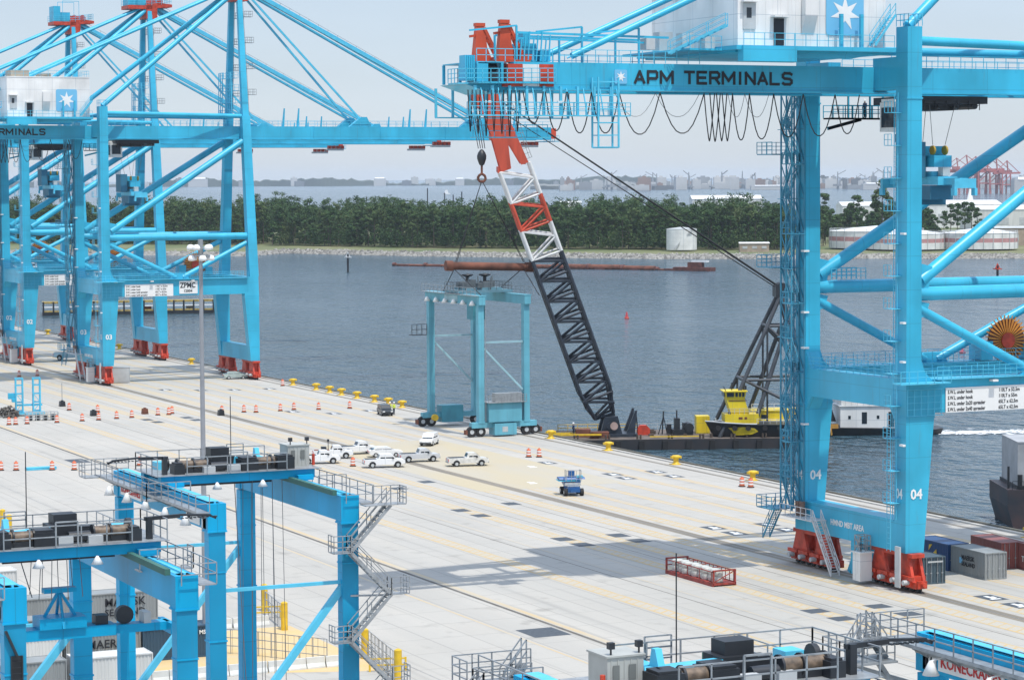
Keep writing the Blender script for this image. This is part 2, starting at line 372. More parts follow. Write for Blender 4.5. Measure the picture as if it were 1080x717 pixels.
# grates let into the slab
gr = []
for p in ((877,653),(613,573.6),(571.5,568.3),(652.5,565),(674,570)): pass
def grate(px, py, lx=2.6, ly=3.0):
    c = gnd(px, py); gr.append((c.x-lx/2, c.x+lx/2, c.y-ly/2, c.y+ly/2))
for p in ((860,644),(888,652),(926,639),(958,647)): grate(*p, 2.1, 2.0)
for p in ((594,568.3),(614.5,574),(652,564.3),(673.5,569.8)): grate(*p, 2.0, 2.6)
for p in ((486,538),(507,543.5),(539,531)): grate(*p, 1.8, 2.4)
for p in ((155,442.5),(166,445),(197,440.3),(207,442.8)): grate(*p, 1.6, 3)
for p in ((573,666.5),): grate(*p, 3.4, 4.0)
for p in ((82,486),): grate(*p, 2.6, 5.0)
for p in ((420,515),(450,508)): grate(*p, 1.8, 2.4)
sheets('floor_grate', gr, .006, GRATE)
# stencilled bay numbers on the slab: dark block with the white figure left in it
bn = []
fig = []
def bay(px, py):
    c = gnd(px, py); a, b = 1.0, 1.5
    bn.append((c.x-a, c.x+a, c.y-b, c.y+b))
    fig.append((c.x-.55, c.x+.55, c.y-.95, c.y-.55)); fig.append((c.x-.2, c.x+.25, c.y-.6, c.y+.95)); fig.append((c.x+.3, c.x+.6, c.y-.2, c.y+.5))
for p in ((1045,630),(1074,638),(752.5,556.5),(775,562),(809,553),(829,558.5),(646,500),(660,504),(692,497.5),(710,502),(605,510),(560,509),(490,486),(505,490),(560,492),(577,488),(390,433),(352,436),(308,434),(174,411),(212,411.5),(247,411),(284,410)): bay(*p)
sheets('bay_number_block', bn, .005, GRATE)
sheets('bay_number_figure', fig, .0085, SIGNW)
# loading pad painted yellow in front of the reefer stacks
yp = MB(); yp.add([(-76,191,.005),(-57.5,184,.005),(-57.5,206.5,.005),(-76,206.5,.005)], [(0,1,2,3)])
tag(yp.build('yellow_loading_pad', strip_mat('pad_yellow', (0.60,0.42,0.19), (0.55,0.43,0.25), nz=.5)), kind='structure')
tag(MB().add([(-4,285,.0055),(16,285,.0055),(16,345,.0055),(-4,345,.0055)], [(0,1,2,3)]).build('worn_paint_patch', strip_mat('patch_tan', (0.45,0.385,0.26), (0.42,0.385,0.315), nz=.12, sc=(1,.25,1))), kind='structure')

# ---- water
def water_mat():
    m = bpy.data.materials.new('harbour_water'); m.use_nodes = True; n, l = nt(m); b = n['Principled BSDF']
    b.inputs['Base Color'].default_value = (0.034, 0.074, 0.10, 1); b.inputs['Roughness'].default_value = 0.13
    b.inputs['IOR'].default_value = 1.33
    tc = n.new('ShaderNodeTexCoord')
    def nz(scale, rot, st, det):
        mp = n.new('ShaderNodeMapping'); mp.inputs['Rotation'].default_value = (0,0,rot); mp.inputs['Scale'].default_value = st
        q = n.new('ShaderNodeTexNoise'); q.inputs['Scale'].default_value = scale; q.inputs['Detail'].default_value = det; q.inputs['Roughness'].default_value = .62
        l.new(tc.outputs['Object'], mp.inputs[0]); l.new(mp.outputs[0], q.inputs['Vector']); return q.outputs['Fac']
    a = nz(0.42, .45, (1, .55, 1), 2.5); c = nz(0.10, .25, (1, .6, 1), 2)
    ad = n.new('ShaderNodeMath'); ad.operation = 'MULTIPLY_ADD'; l.new(c, ad.inputs[0]); ad.inputs[1].default_value = 1.6; l.new(a, ad.inputs[2])
    # wind patches and smoother slicks change how ruffled the surface is
    pch = nz(0.006, .3, (1, .35, 1), 4); pr = n.new('ShaderNodeMapRange'); pr.inputs[1].default_value = .38; pr.inputs[2].default_value = .62; pr.inputs[3].default_value = 1.5; pr.inputs[4].default_value = 3.2; l.new(pch, pr.inputs[0])
    bp = n.new('ShaderNodeBump'); bp.inputs['Strength'].default_value = 1.0; l.new(pr.outputs[0], bp.inputs['Distance'])
    l.new(ad.outputs[0], bp.inputs['Height']); l.new(bp.outputs[0], b.inputs['Normal'])
    return m
WM = water_mat()
WZ = -3.0
w = MB(); w.add([(EDGE-20,-3000,WZ),(30000,-3000,WZ),(30000,40000,WZ),(-15000,40000,WZ),(-15000,1050,WZ),(EDGE-20,1050,WZ)], [(0,1,2,3,4,5)])
tag(w.build('water', WM), kind='structure')
# ---------------------------------------------------------------- ship-to-shore gantry cranes
STROKES = {'A':[(0,0,.5,1),(1,0,.5,1),(.18,.3,.82,.3)],'P':[(0,0,0,1),(0,1,.85,1),(.85,1,1,.88),(1,.9,1,.5),(1,.52,.85,.38),(.85,.38,0,.38)],'M':[(0,0,0,1),(0,1,.5,.25),(.5,.25,1,1),(1,1,1,0)],
 'T':[(0,1,1,1),(.5,0,.5,1)],'E':[(0,0,0,1),(0,1,.95,1),(0,.5,.85,.5),(0,0,.95,0)],'R':[(0,0,0,1),(0,1,.8,1),(.8,1,1,.85),(1,.85,1,.62),(1,.62,.8,.48),(.8,.48,0,.48),(.55,.48,1,0)],
 'I':[(.5,0,.5,1)],'N':[(0,0,0,1),(0,1,1,0),(1,0,1,1)],'L':[(0,0,0,1),(0,0,.95,0)],'S':[(1,.9,.8,1),(.8,1,.2,1),(.2,1,0,.85),(0,.85,0,.65),(0,.65,.2,.52),(.2,.52,.8,.48),(.8,.48,1,.35),(1,.35,1,.15),(1,.15,.8,0),(.8,0,.2,0),(.2,0,0,.1)]}
def stroke_text(name, s, x0, z0, width, h, y, th, m, parent):
    adv = {' ':.55, 'I':.5, 'M':1.3}; tot = sum(adv.get(c,1.0) for c in s)+.42*(len(s)-1); k = width/tot; x = x0; q = MB()
    for c in s:
        w_ = adv.get(c,1.0)*k
        for j, (a, b, c2, d) in enumerate(STROKES.get(c, [])):
            p, r_ = V(x+a*w_, 0, z0+b*h), V(x+c2*w_, 0, z0+d*h); dv = (r_-p).normalized()*th*.38; yy = y-.0015*j
            q.beam(V(p.x-dv.x,yy,p.z-dv.z), V(r_.x+dv.x,yy,r_.z+dv.z), th, .02, (0,1,0))
        x += w_+.42*k
    return q.build(name, m, parent)
def star_emblem(parent, x, z, size, y, name='emblem'):
    q = MB(); r = size*.09; s2 = size/2; pts = []
    for cx, cz, a0 in ((s2-r,s2-r,0),(-s2+r,s2-r,90),(-s2+r,-s2+r,180),(s2-r,-s2+r,270)):
        for k in range(4): a = R(a0+k*30); pts.append((x+cx+r*math.cos(a), z+cz+r*math.sin(a)))
    q.prism(pts, y-.04, y, 'y'); o = q.build(name, EMBL, parent)
    st = MB(); p2 = []
    for k in range(14):
        a = math.pi/2+k*math.pi/7; rr = size*(.40 if k % 2 == 0 else .165); p2.append((rr*math.cos(a), rr*math.sin(a)))
    vs = [(x, y-.07, z)]+[(x+a, y-.06, z+b) for a, b in p2]
    st.add(vs, [(0, 1+k, 1+(k+1) % 14) for k in range(14)]); st.build('star', SIGNW, o)
    return o
def catenary(q, x0, x1, z, sag, y, r=.055, n=9):
    pts = []
    for k in range(n+1):
        t = k/n; u = 2*t-1
        pts.append((x0+(x1-x0)*(t+.12*math.sin(2*math.pi*t)*(1 if sag > 3*(x1-x0) else .3)), y, z-sag*(1-abs(u)**2.6)))
    q.path(pts, r, 5)
def make_bogie(parent, cx, cy, flip):
    q = MB()
    for d in (-2.05, 2.05):
        for xx in (cx-.72, cx+.42):
            q.prism([(cy+d-1.55,1.0),(cy+d+1.55,1.0),(cy+d+1.35,1.55),(cy+d+.72,3.35),(cy+d-.72,3.35),(cy+d-1.35,1.55)], xx, xx+.3, 'x')
        q.box(cx-.42, cx+.42, cy+d-.6, cy+d+.6, 1.2, 3.3)
        for e in (-1.0, 1.0):
            q.box(cx-.62, cx+.62, cy+d+e-.86, cy+d+e+.86, .42, 1.02)
            q.box(cx-.85, cx+.85, cy+d+e-.3, cy+d+e+.3, .6, 1.5)
            q.beam((cx-.9, cy+d+e-.85, 1.35), (cx-.9, cy+d+e+.85, 1.35), .28, .34)
    q.box(cx-.7, cx+.7, cy-3.4, cy+3.4, 3.2, 3.56)
    for e in (-1, 1):
        q.box(cx-.5, cx+.5, cy+e*4.0-.15, cy+e*4.0+.15, .45, 1.15)
        q.tube((cx, cy+e*4.0, .85), (cx, cy+e*4.55, .85), .24, 8)
    o = q.build('bogie', RED, parent)
    m = MB()
    for d in (-3.05, -1.05, 1.05, 3.05): m.tube((cx-.75, cy+d, .95), (cx-1.45, cy+d, .95), .24, 8)
    m.build('drive_motor', PALEGREY, o)
    for d in (-3.05, -1.05, 1.05, 3.05):
        wm = MB()
        for e in (-.45, .45): wm.wheel((cx, cy+d+e, .36), .35, .3, 'x', 10)
        wm.build('wheel', DARK, o)
    return o
SIGNTXT = [('S.W.L under hook', '110LT x 52.5m'), ('S.W.L under hook', '110LT x 55m'), ('S.W.L under 2x20 spreader', '65LT x 62.5m'), ('S.W.L under 2x40 spreader', '65LT x 62.5m')]
def make_sts():
    t = thing('gantry_crane', 'x', 'gantry crane')
    B = BLUE
    LY = 8.8
    for s in (-1, 1):                                   # landside legs
        q = MB(); y0, y1 = s*LY-.95, s*LY+.95
        q.prism([(-.35,3.58),(1.65,3.58),(2.75,16.2),(2.75,17.0),(2.45,19.6),(1.7,20.3),(1.3,21.4),(1.22,50.6),(1.22,52),(-.35,52)], y0, y1, 'y')
        q.box(-.42, 1.30, y0-.06, y1+.06, 45.4, 45.55); q.box(-.41, 2.8, y0-.05, y1+.05, 16.05, 16.2)
        q.build('leg', B, t)
    for s in (-1, 1):                                   # waterside legs lean inwards
        q = MB(); a = .8
        q.prism([(28.7,3.58),(30.5,3.58),(30.5,16.2),(27.6,16.2)], s*LY-.9, s*LY+.9, 'y')
        def ring(z, hx, hy):
            c = s*(LY-6.6*(z-17)/57) if z > 17 else s*LY
            return [(29.7-hx,c-hy,z),(29.7+hx,c-hy,z),(29.7+hx,c+hy,z),(29.7-hx,c+hy,z)]
        q.hexa([(27.6,s*LY-.9,16.2),(30.5,s*LY-.9,16.2),(30.5,s*LY+.9,16.2),(27.6,s*LY+.9,16.2)], [(x,y,19.7) for x,y,z in [(28.4,s*8.5-.9,0),(30.5,s*8.5-.9,0),(30.5,s*8.5+.9,0),(28.4,s*8.5+.9,0)]])
        q.hexa(ring(19.7,.9,.9), ring(50.5,.8,.8)); q.build('leg', B, t)
        m = MB(); m.hexa(ring(50.5,.62,.62), ring(74.2,.45,.45))
        m.build('mast_leg', B, t)
        ms_ = MB()
        for z in (50.6,53,55.4,57.8):
            cy = s*(LY-6.6*(z-17)/57); ms_.rail([(27.4,cy-s*3.4,z),(27.4,cy-s*.8,z),(29,cy-s*.8,z)], 1.1, .9, .07, 1); ms_.box(27.3,29.0,min(cy-s*.8,cy-s*3.4),max(cy-s*.8,cy-s*3.4),z-.06,z)
        for k in range(3): ms_.line((27.4,s*(1.6+k*1.2),50),(27.4,s*(1.6+k*1.2)*.9,58.9), .14)
        ms_.build('mast_platform', BLUE2, t)
        ml = MB(); c0, c1 = s*(LY-6.6*(50.5-17)/57), s*(LY-6.6*(74-17)/57)
        ml.ladder((30.5,c0,50.5),(30.3,c1,74),(0,1,0),.6,.5,.07)
        for z in (54.5, 59.5, 64.5, 69.5):
            c = s*(LY-6.6*(z-17)/57); ml.box(30.4, 32.0, c-.7, c+.7, z, z+.08); ml.rail([(30.4,c-.7,z),(32,c-.7,z),(32,c+.7,z),(30.4,c+.7,z)], 1.1, 1.0, .06)
        ml.build('mast_ladder', GALV, t)
    q = MB(); q.box(-.33, 1.6, -7.85, 7.85, 3.6, 6.4); q.box(-.39, 1.66, -7.8, 7.8, 6.4, 6.52); q.build('sill_beam', B, t)
    q = MB(); q.box(28.75, 30.4, -7.9, 7.9, 3.6, 6.4); q.build('sill_beam', B, t)
    q = MB(); q.box(-.3, 1.5, -7.85, 7.85, 16.9, 19.6)
    for s in (-1, 1): q.prism([(s*7.85,19.6),(s*7.0,19.6),(s*7.85,21.2)], -.28, 1.2, 'x'); q.prism([(s*7.85,16.9),(s*6.9,16.9),(s*7.85,15.6)], -.28, 1.3, 'x')
    q.build('cross_beam', B, t)
    q = MB(); q.box(28.8, 30.4, -7.9, 7.9, 16.9, 19.6); q.build('cross_beam', B, t)
    for s in (-1, 1):
        q = MB(); q.box(2.5, 28.4, s*LY-.85, s*LY+.85, 16.5, 19.55); q.box(2.45, 28.45, s*LY-.9, s*LY+.9, 19.55, 19.63); q.build('portal_beam', B, t)
    def pipe(p, a, r=.62, n=14, name='brace'):
        p, a = Vector(p), Vector(a); q = MB(); q.tube(p, a, r, n); d = (a-p).normalized()
        q.tube(p-d*.5, p+d*1.3, r*.25, 6); return q.build(name, B, t)
    for s in (-1, 1):
        yw = lambda z: s*(LY-6.6*(z-17)/57)
        pipe((1.2,s*LY,27.5), (28.95,yw(27.5),27.5), .66)
        pipe((1.7,s*LY,28.7), (28.9,yw(45),45.6), .62)
        pipe((1.4,s*LY,26.2), (14.2,s*LY,19.9), .46); pipe((28.7,yw(26),26.2), (15.6,s*LY,19.9), .46)
        pipe((1.2,s*LY,50.75), (28.95,yw(50),50.4), .43)
        pipe((.6,s*8.3,52.1), (29.3,s*1.9,74.6), .47, name='backstay')
        pipe((-31.5,s*3.6,49.1), (29.2,s*1.5,75.3), .3, name='backstay')
        q = MB(); q.prism([(1.2,28.0),(1.2,30.4),(2.9,30.0),(2.4,27.9)], s*LY-.35, s*LY+.35, 'y'); q.prism([(1.2,26.9),(1.2,25.2),(2.2,25.4),(2.6,26.6)], s*LY-.3, s*LY+.3, 'y')
        q.prism([(12.9,19.6),(16.9,19.6),(15.9,20.6),(13.9,20.6)], s*LY-.3, s*LY+.3, 'y'); q.build('gusset', B, t)
        # hangers that carry the girder on the legs
        build_each(((-.3, 1.1, min(s*7.8,s*3.9), max(s*7.8,s*3.9), 46.3, 49.3),(29.0, 30.3, min(s*5.1,s*3.9), max(s*5.1,s*3.9), 46.3, 49.2)), 'girder_hanger', B, t)
    for s in (-1, 1):
        q = MB(); y0, y1 = s*3.55-.6, s*3.55+.6
        q.box(-37.4, 31.0, y0, y1, 46.2, 48.5); q.box(-37.4, 31, y0-.18, y1+.18, 46.05, 46.2)
        for k in range(48): x = -36+k*1.4; q.box(x, x+.05, s*4.15-.02 if s > 0 else s*4.15-.015, s*4.15+.05 if s > 0 else s*4.15+.02, 46.2, 48.5) if x < -14 else None
        g_ = q.build('girder', B, t)
        if s < 0:
            e = MB(); e.cur = 0; e.box(-38.0,-36.6,-4.22,-2.9,46.35,48.3); e.use(1).box(-36.58,-35.0,-4.22,-2.9,46.37,48.28); e.use(0).box(-34.98,-33.6,-4.22,-2.9,46.35,48.3)
            e.build('warning_stripe', [RED, WHITE], g_)
            stroke_text('lettering', 'APM TERMINALS', -25.5, 46.80, 16.2, 1.0, -4.19, .25, INK, g_)
            star_emblem(g_, -26.95, 47.3, 1.25, -4.18)
        q = MB(); q.box(31.1, 95.5, y0, y1, 46.1, 48.5); q.box(31.1, 95.5, y0-.15, y1+.15, 45.95, 46.1)
        for x in (44,58,72,86): q.box(x, x+.15, y0-.1, y1+.1, 46.1, 48.55)
        q.build('boom', B, t)
    q = MB()
    for x in (-34, -26, 8, 20, 34, 48, 62, 76, 90, 95): q.box(x, x+.6, -2.93, 2.93, 47.5, 48.4)
    q.build('cross_tie', B, t)
    # forestays from the mast head to the boom
    for s in (-1, 1):
        for j, (x1, r) in enumerate(((54.7,.16),(81.2,.2))):
            q = MB(); q.beam((30.2,s*1.3,75.6),(x1,s*3.3,49.4), r*2, r*2.4); q.build('forestay', BLUE2, t)
        q = MB(); q.beam((30.4,s*.7,76.1),(81.2,s*2.6,50.0), .22, .3); q.build('forestay', BLUE2, t)
    q = MB(); q.rail([(31,0,75.6),(80.5,0,50.3)], 1.0, 2.2, .06, 1); q.beam((30.6,0,75.4),(80.8,0,50.1), .7, .06); q.build('stay_walkway', GALV, t)
    for x in (54.7, 81.2):
        q = MB(); q.prism([(x-3,48.5),(x+1.6,48.5),(x+.6,50.4),(x-.6,50.4)], -4.0, -2.9, 'y'); q.prism([(x-3,48.5),(x+1.6,48.5),(x+.6,50.4),(x-.6,50.4)], 2.9, 4.0, 'y'); q.box(x-.4, x+.2, -2.9, 2.9, 49.2, 49.8); q.build('stay_bracket', B, t)
    for x in (38, 41, 64.5, 68, 84, 87.5): MB().beam((x,-3.4,48.4),(x+.3,-3.4,52.0), .45, .3, w2=.18).build('stay_rest', B, t)
    for y in (-4.3, 4.3):
        for a, b, sp_ in ((31,95.4,1.9),(1.5,30,1.3),(-33,-19,1.2)): MB().rail([(a,y,48.52),(b,y,48.52)], 1.1, sp_, .055).build('girder_handrail', BLUE2, t)
    q = MB(); q.box(95.5, 97.6, -3.6, 3.6, 45.6, 45.75); q.rail([(95.5,-3.6,45.75),(97.6,-3.6,45.75),(97.6,3.6,45.75)], 1.1, 1.0, .06); q.build('tip_platform', BLUE2, t)
    build_each(((95.55, 96.6, -4.2, -3.0, 46.2, 48.3),(95.55, 96.6, 3.0, 4.2, 46.2, 48.3)), 'boom_tip_buffer', mat('tip_red', (.7,.08,.03), .5), t)
    # lights slung under the boom
    for x in (71.5, 91):
        MB().box(x-1.8, x+2.0, -3.3, -1.9, 44.5, 44.9).build('boom_lamp_tray', PALEGREY, t)
        q = MB()
        for k in range(4): q.box(x-1.5+k, x-.9+k, -3.2, -2.2, 44.9, 45.6)
        q.build('boom_lamp', RED, t)
    # mast head
    q = MB(); q.box(25.0, 30.3, -2.6, 2.6, 74.6, 75.4); q.box(29, 31.4, -2.6, 2.6, 72.6, 75.9); q.prism([(30.3,74.8),(34.8,75.1),(34.8,75.7),(30.3,76.2)], -2.3, 2.3, 'y')
    mh = q.build('mast_head', RED, t)
    q = MB(); q.box(25.2, 26.8, -2.0, 2.0, 75.45, 79.0); q.box(26.8, 29.2, -1.7, 1.7, 75.45, 77.6); q.build('mast_head_cabin', B, mh)
    q = MB(); q.rail([(25,-2.6,75.4),(30.2,-2.6,75.4),(34.6,-2.3,75.9),(34.6,2.3,75.9),(30.2,2.6,75.4),(25,2.6,75.4)], 1.4, 1.2, .07, 2)
    for y in (-2.2, 2.2): q.line((27.3,y,75.4),(27.3,y,80.2), .09); q.line((31.2,y,75.8),(31.2,y,80.2), .09); q.line((27.3,y,80.2),(31.2,y,80.2), .12)
    q.build('handrail', BLUE2, mh)
    q = MB()
    for y in (-1.6, 1.6):
        for x in (30.2, 32.2): q.wheel((x,y,76.3), .75, .25, 'y', 12)
    q.build('sheave', RED, mh)
    # machinery house
    q = MB(); q.box(-17.3, -1.75, -8.2, 8.0, 50.02, 57.2); q.box(-17.35, -1.7, -8.25, 8.05, 57.2, 57.4)
    for k in range(20):
        x = -16.8+k*.78; q.box(x, x+.05, -8.23, -8.2, 50.1, 57.1)
    hs = q.build('machine_house', WHITE, t)
    q = MB(); q.box(-13.6,-12.6,-8.34,-8.21,50.1,52.5); q.build('door', INK, hs)
    q = MB(); q.box(-13.95,-12.25,-9.0,-8.24,52.6,52.75); q.box(-17.0,-15.4,-8.8,-8.24,53.9,54.05); q.build('door_canopy', WHITE, hs)
    q = MB(); q.box(-16.8,-15.5,-8.31,-8.24,51.5,53.8); d_ = q.build('door', PALEGREY, hs); MB().box(-16.45,-15.95,-8.33,-8.315,52.5,53.4).build('pane', GLASS, d_)
    q = MB(); q.box(-10.7,-9.4,-8.9,-8.24,52.8,54.6); q.prism([(-8.9,52.8),(-8.24,52.8),(-8.24,51.2)], -10.7, -9.4, 'x'); q.build('air_intake', WHITE, hs)
    q = MB(); q.box(-16.2,-12.8,-7,-3,57.4,58.6); q.box(-9,-7.4,-2,3,57.4,58.3); q.build('roof_unit', mat('tan_unit', (.42,.36,.28), .6), hs)
    q = MB(); q.rail([(-17.2,-8.1,57.4),(-1.8,-8.1,57.4),(-1.8,7.9,57.4),(-17.2,7.9,57.4)], 1.1, 1.6, .05, closed=True); q.build('roof_handrail', BLUE2, hs)
    star_emblem(hs, -6.15, 53.1, 4.0, -8.245)
    for x in (-7.0, -4.85): MB().beam((x,-9.0,50.0),(x,-9.0,53.0), .32, .28).build('lamp_post', B, t)
    q = MB(); q.box(-18.2, -1.5, -9.6, 9.4, 49.6, 50.0); q.box(-17.8,-1.6,-8.6,8.4,49.42,49.6)
    q.box(-17.7,-12.2,-9.9,-8.9,48.6,49.95); q.box(-21.5,-18.2,-7,6,49.6,49.8); q.prism([(-17.7,49.6),(-2.5,49.6),(-5.5,49.0),(-15,49.0)], -8.4, -8.0, 'y')
    q.build('house_platform', B, t)
    q = MB(); q.rail([(-21.4,-6.9,49.8),(-18.2,-6.9,49.8)], 1.1, 1.2, .05); q.rail([(-17.6,-9.8,50),(-12.3,-9.8,50)], 1.1, 1.1, .05); q.rail([(-12.2,-9.5,50),(-1.6,-9.5,50)], 1.1, 1.2, .05)
    q.stairs((-22.5,-5,49.4),(-18.6,-8.5,51.8), .9); q.stairs((-3.8,-9.2,50.2),(-1.6,-9.2,53.0), .9)
    q.rail([(-.3,-9.8,52.05),(1.2,-9.8,52.05),(1.2,-7.8,52.05),(-.3,-7.8,52.05)], 1.1, .6, .05, closed=True)
    q.build('house_handrail', BLUE2, t)
    for x, y, w_, h_ in ((-20.6,-4,1.2,1.5),(-19.4,-6,1,1.1),(-20.8,0,1.4,1.8),(-24,-3.5,.9,1.0)): MB().box(x, x+w_, y, y+1.2, 49.8, 49.8+h_).build('service_cabinet', PALEGREY, t)
    # tail end
    q = MB(); q.box(-41.0,-33.5,-4.6,2.0,46.6,46.75); q.prism([(-41.5,46.6),(-31,46.6),(-33,46.0),(-39,45.8)], -2.7, 2.7, 'y'); q.box(-40.9,-39.8,-4.0,-2.6,46.75,48.3); q.box(-38.3,-37.5,-2.9,3.5,46.4,48.4)
    q.box(-40.9,-38.2,-3.9,3.4,48.4,48.5)
    for x in (-40.8,-38.4):
        for y in (-3.8,-.2,3.4): q.beam((x,y,46.7),(x,y,48.4), .22, .22)
    q.build('tail_frame', B, t)
    q = MB()
    for k in range(6): q.box(-42.1+k*.17,-42.02+k*.17,-4.3,-3.0,46.9,49.0)
    q.box(-42.05,-41.2,-4.2,-3.1,46.8,48.9); q.build('ribbed_cabinet', B, t)
    q = MB(); q.box(-36.0,-34.4,-2.4,-.4,48.6,50.2); q.box(-35.6,-35.0,-2.2,-1.2,50.2,51.2); q.box(-34.2,-33.2,-2.8,-1.6,48.6,49.6)
    for k in range(8): q.line((-36.4+k*.4,-3.2,48.6),(-36.2+k*.4,-3.2,50.6+.3*(k%3)), .1)
    q.build('hydraulic_unit', B, t)
    q = MB(); q.box(-41.2,-40.3,-3.4,-2.6,46.8,47.8); q.box(-39.8,-38.9,-3.9,-3.0,46.8,47.6); q.tube((-40.4,-3.0,48.0),(-38.6,-3.0,48.0), .35, 8); q.build('winch', DARK, t)
    q = MB(); q.rail([(-43.0,-4.7,46.6),(-33.6,-4.7,46.75)], 1.2, .8, .06, 2); q.box(-43.0,-42.0,-4.7,-2.6,46.5,46.6); q.rail([(-43.0,-2.6,46.6),(-43.0,-4.7,46.6)], 1.2, .8, .06, 2); q.rail([(-40.9,-4.0,48.5),(-33.6,-4.0,48.5)], 1.1, .9, .06, 1)
    q.box(-42.2,-26.6,-5.4,-4.4,43.75,43.85); q.rail([(-42.2,-5.4,43.85),(-26.6,-5.4,43.85)], 1.1, 1.1, .06, 2); q.rail([(-42.0,-4.4,43.85),(-26.6,-4.4,43.85)], 1.1, 1.3, .06, 1)
    for k in range(9):
        x = -41.2+k*1.65; q.beam((x,-4.3,43.8),(x,-4.3,46.4), .22, .22); q.beam((x+.5,-5.2,43.8),(x+.5,-4.4,46.2), .09, .09)
        q.beam((x,4.3,43.8),(x,4.3,46.4), .2, .2)
    q.box(-41,-28,4.0,5.0,43.75,43.85)
    for x in (-29.9,-27.9):
        for y in (-5.6,-4.4): q.line((x,y,41.0),(x,y,47.2), .14)
    for z in (41.05,42.1,43.2,44.4,45.6,46.8): q.line((-29.9,-5.6,z),(-27.9,-5.6,z), .09); q.line((-29.9,-4.4,z),(-27.9,-4.4,z), .09)
    q.box(-29.9,-27.9,-5.6,-4.4,40.95,41.03)
    q.rail([(-37.5,4.5,42.1),(-30,4.5,42.1)], 1.1, 1.1, .06); q.box(-37.5,-30,3.9,5.1,42.0,42.1)
    q.build('tail_walkway', BLUE2, t)
    q = MB()
    for x in (-40,-37,-33): q.box(x-.35,x+.35,-4.55,-4.4,44.9,45.1)
    q.build('tail_lamp', SIGNW, t)
    for s in (-1, 1):
        q = MB(); y = s*2.6; x0 = -37.6
        q.hexa([(x0-.75,y-.4,48.5),(x0+.75,y-.4,48.5),(x0+.75,y+.4,48.5),(x0-.75,y+.4,48.5)], [(x0-.42,y-.25,51.9),(x0+.35,y-.25,51.9),(x0+.35,y+.25,51.9),(x0-.42,y+.25,51.9)])
        q.box(x0-.5,x0+.4,y-.3,y+.3,51.9,52.2); q.beam((x0-1.0,y,51.0),(x0+.3,y,51.2), .3, .22)
        for e in (-.3,.3): q.beam((x0+.3,y+e,51.8),(x0+2.0,y+e,48.6), .12, .26)
        q.beam((x0+.3,y,50.6),(x0+1.2,y,48.6), .12, .26)
        for k in range(6): q.line((x0+.45+k*.28,y-.3,51.4-k*.5),(x0+.45+k*.28,y+.3,51.4-k*.5), .1)
        q.box(x0-1.2,x0+2.2,y-.7,y+.7,48.5,48.7); q.box(x0+1.2,x0+2.6,y-.6,y+.6,48.7,49.2)
        q.build('sheave_tower', mat('tower_red', (.60,.075,.025), .5, dirt=.15), t)
    q = MB()
    for y in (-3.0, 1.6): q.beam((-36.5,y,51.1),(-21.5,y,50.9), .2, .2)
    q.beam((-36.5,-3,50.6),(-23,-3,50.4), .16, .16)
    for x in (-36.6,-30.2,-24.5): q.line((x,-3.0,48.5),(x,-3,51.7), .16); q.beam((x,-3,51.7),(x-4.5,-3,51.2), .2, .16); q.line((x,1.6,48.5),(x,1.6,51.1), .16)
    q.build('maintenance_gantry', B, t)
    # festoon
    q = MB(); fx = lambda px: -23.1+(px-700)*.098
    for a, b, s_ in ((560,580,2.8),(582,603,3.4),(604,628,3.6),(628,656,3.6),(656,698,3.7),(698,744,3.6),(744,755,4.3),(750,761,4.35),(757,768,4.3),(763,774,4.3),(774,792,4.2),(792,818,4.1),(818,850,3.9),(850,885,3.8),(885,912,3.6)):
        catenary(q, fx(a), fx(b), 45.9, s_, -4.75)
    for k in range(7): catenary(q, -42+k*.75, -41.6+k*.75, 46, 3.6+.2*(k%3), -4.6, .05)
    q.build('festoon_cable', CABLE, t)
    q = MB()
    for a, b in ((656,698),(698,744),(774,792),(792,818)): catenary(q, fx(a), fx(b), 45.9, 2.1, -3.9, .025)
    q.build('festoon_cord', WIRE, t)
    # trolley with operator's cab, hung under the girders
    q = MB(); q.box(4.5, 13.0, -3.4, 3.4, 45.2, 45.9); q.box(5.2, 10, -2.2, 2.2, 44.6, 45.2); q.rail([(4.5,-3.5,44.6),(12,-3.5,44.6)], .9, 1.2, .06)
    for x in (6,8,10,12): q.tube((x,-2.8,45.0),(x,2.8,45.0), .3, 8)
    tr = q.build('trolley', DARK, t)
    q = MB(); q.box(4.0, 6.3, -1.5, 1.5, 42.6, 45.4); q.box(3.9,8.6,-1.1,1.1,45.42,45.7); cb = q.build('operator_cab', WHITE, tr)
    q = MB(); q.box(4.3,6.0,-1.54,-1.51,43.2,44.9); q.box(3.96,3.99,-1.2,1.2,43.0,44.9); q.build('cab_window', GLASS, cb)
    q = MB(); q.box(1.2, 8, 5.6, 7.2, 43.9, 44.05); q.rail([(1.2,5.6,44.05),(8,5.6,44.05)], 1.2, .8, .07, 2); q.rail([(1.2,7.2,44.05),(8,7.2,44.05)], 1.2, 1.2, .07, 1)
    q.beam((5,6.4,43.9),(1.2,6.4,43.0), .2, .3)
    for x in (4,6.5,8): q.line((x,7.1,44),(x,7.1,46.3), .15); q.build('boarding_platform', B, t)
    # landside details: stairs, ladders, lift, cabinets, signs, platforms
    q = MB()
    xa, xb, ya, yb = -1.9, -.42, 8.0, 10.0
    for x in (xa, xb):
        for y in (ya, (ya+yb)/2, yb): q.line((x,y,5.6),(x,y,46.4), .13)
    z = 5.6; k = 0
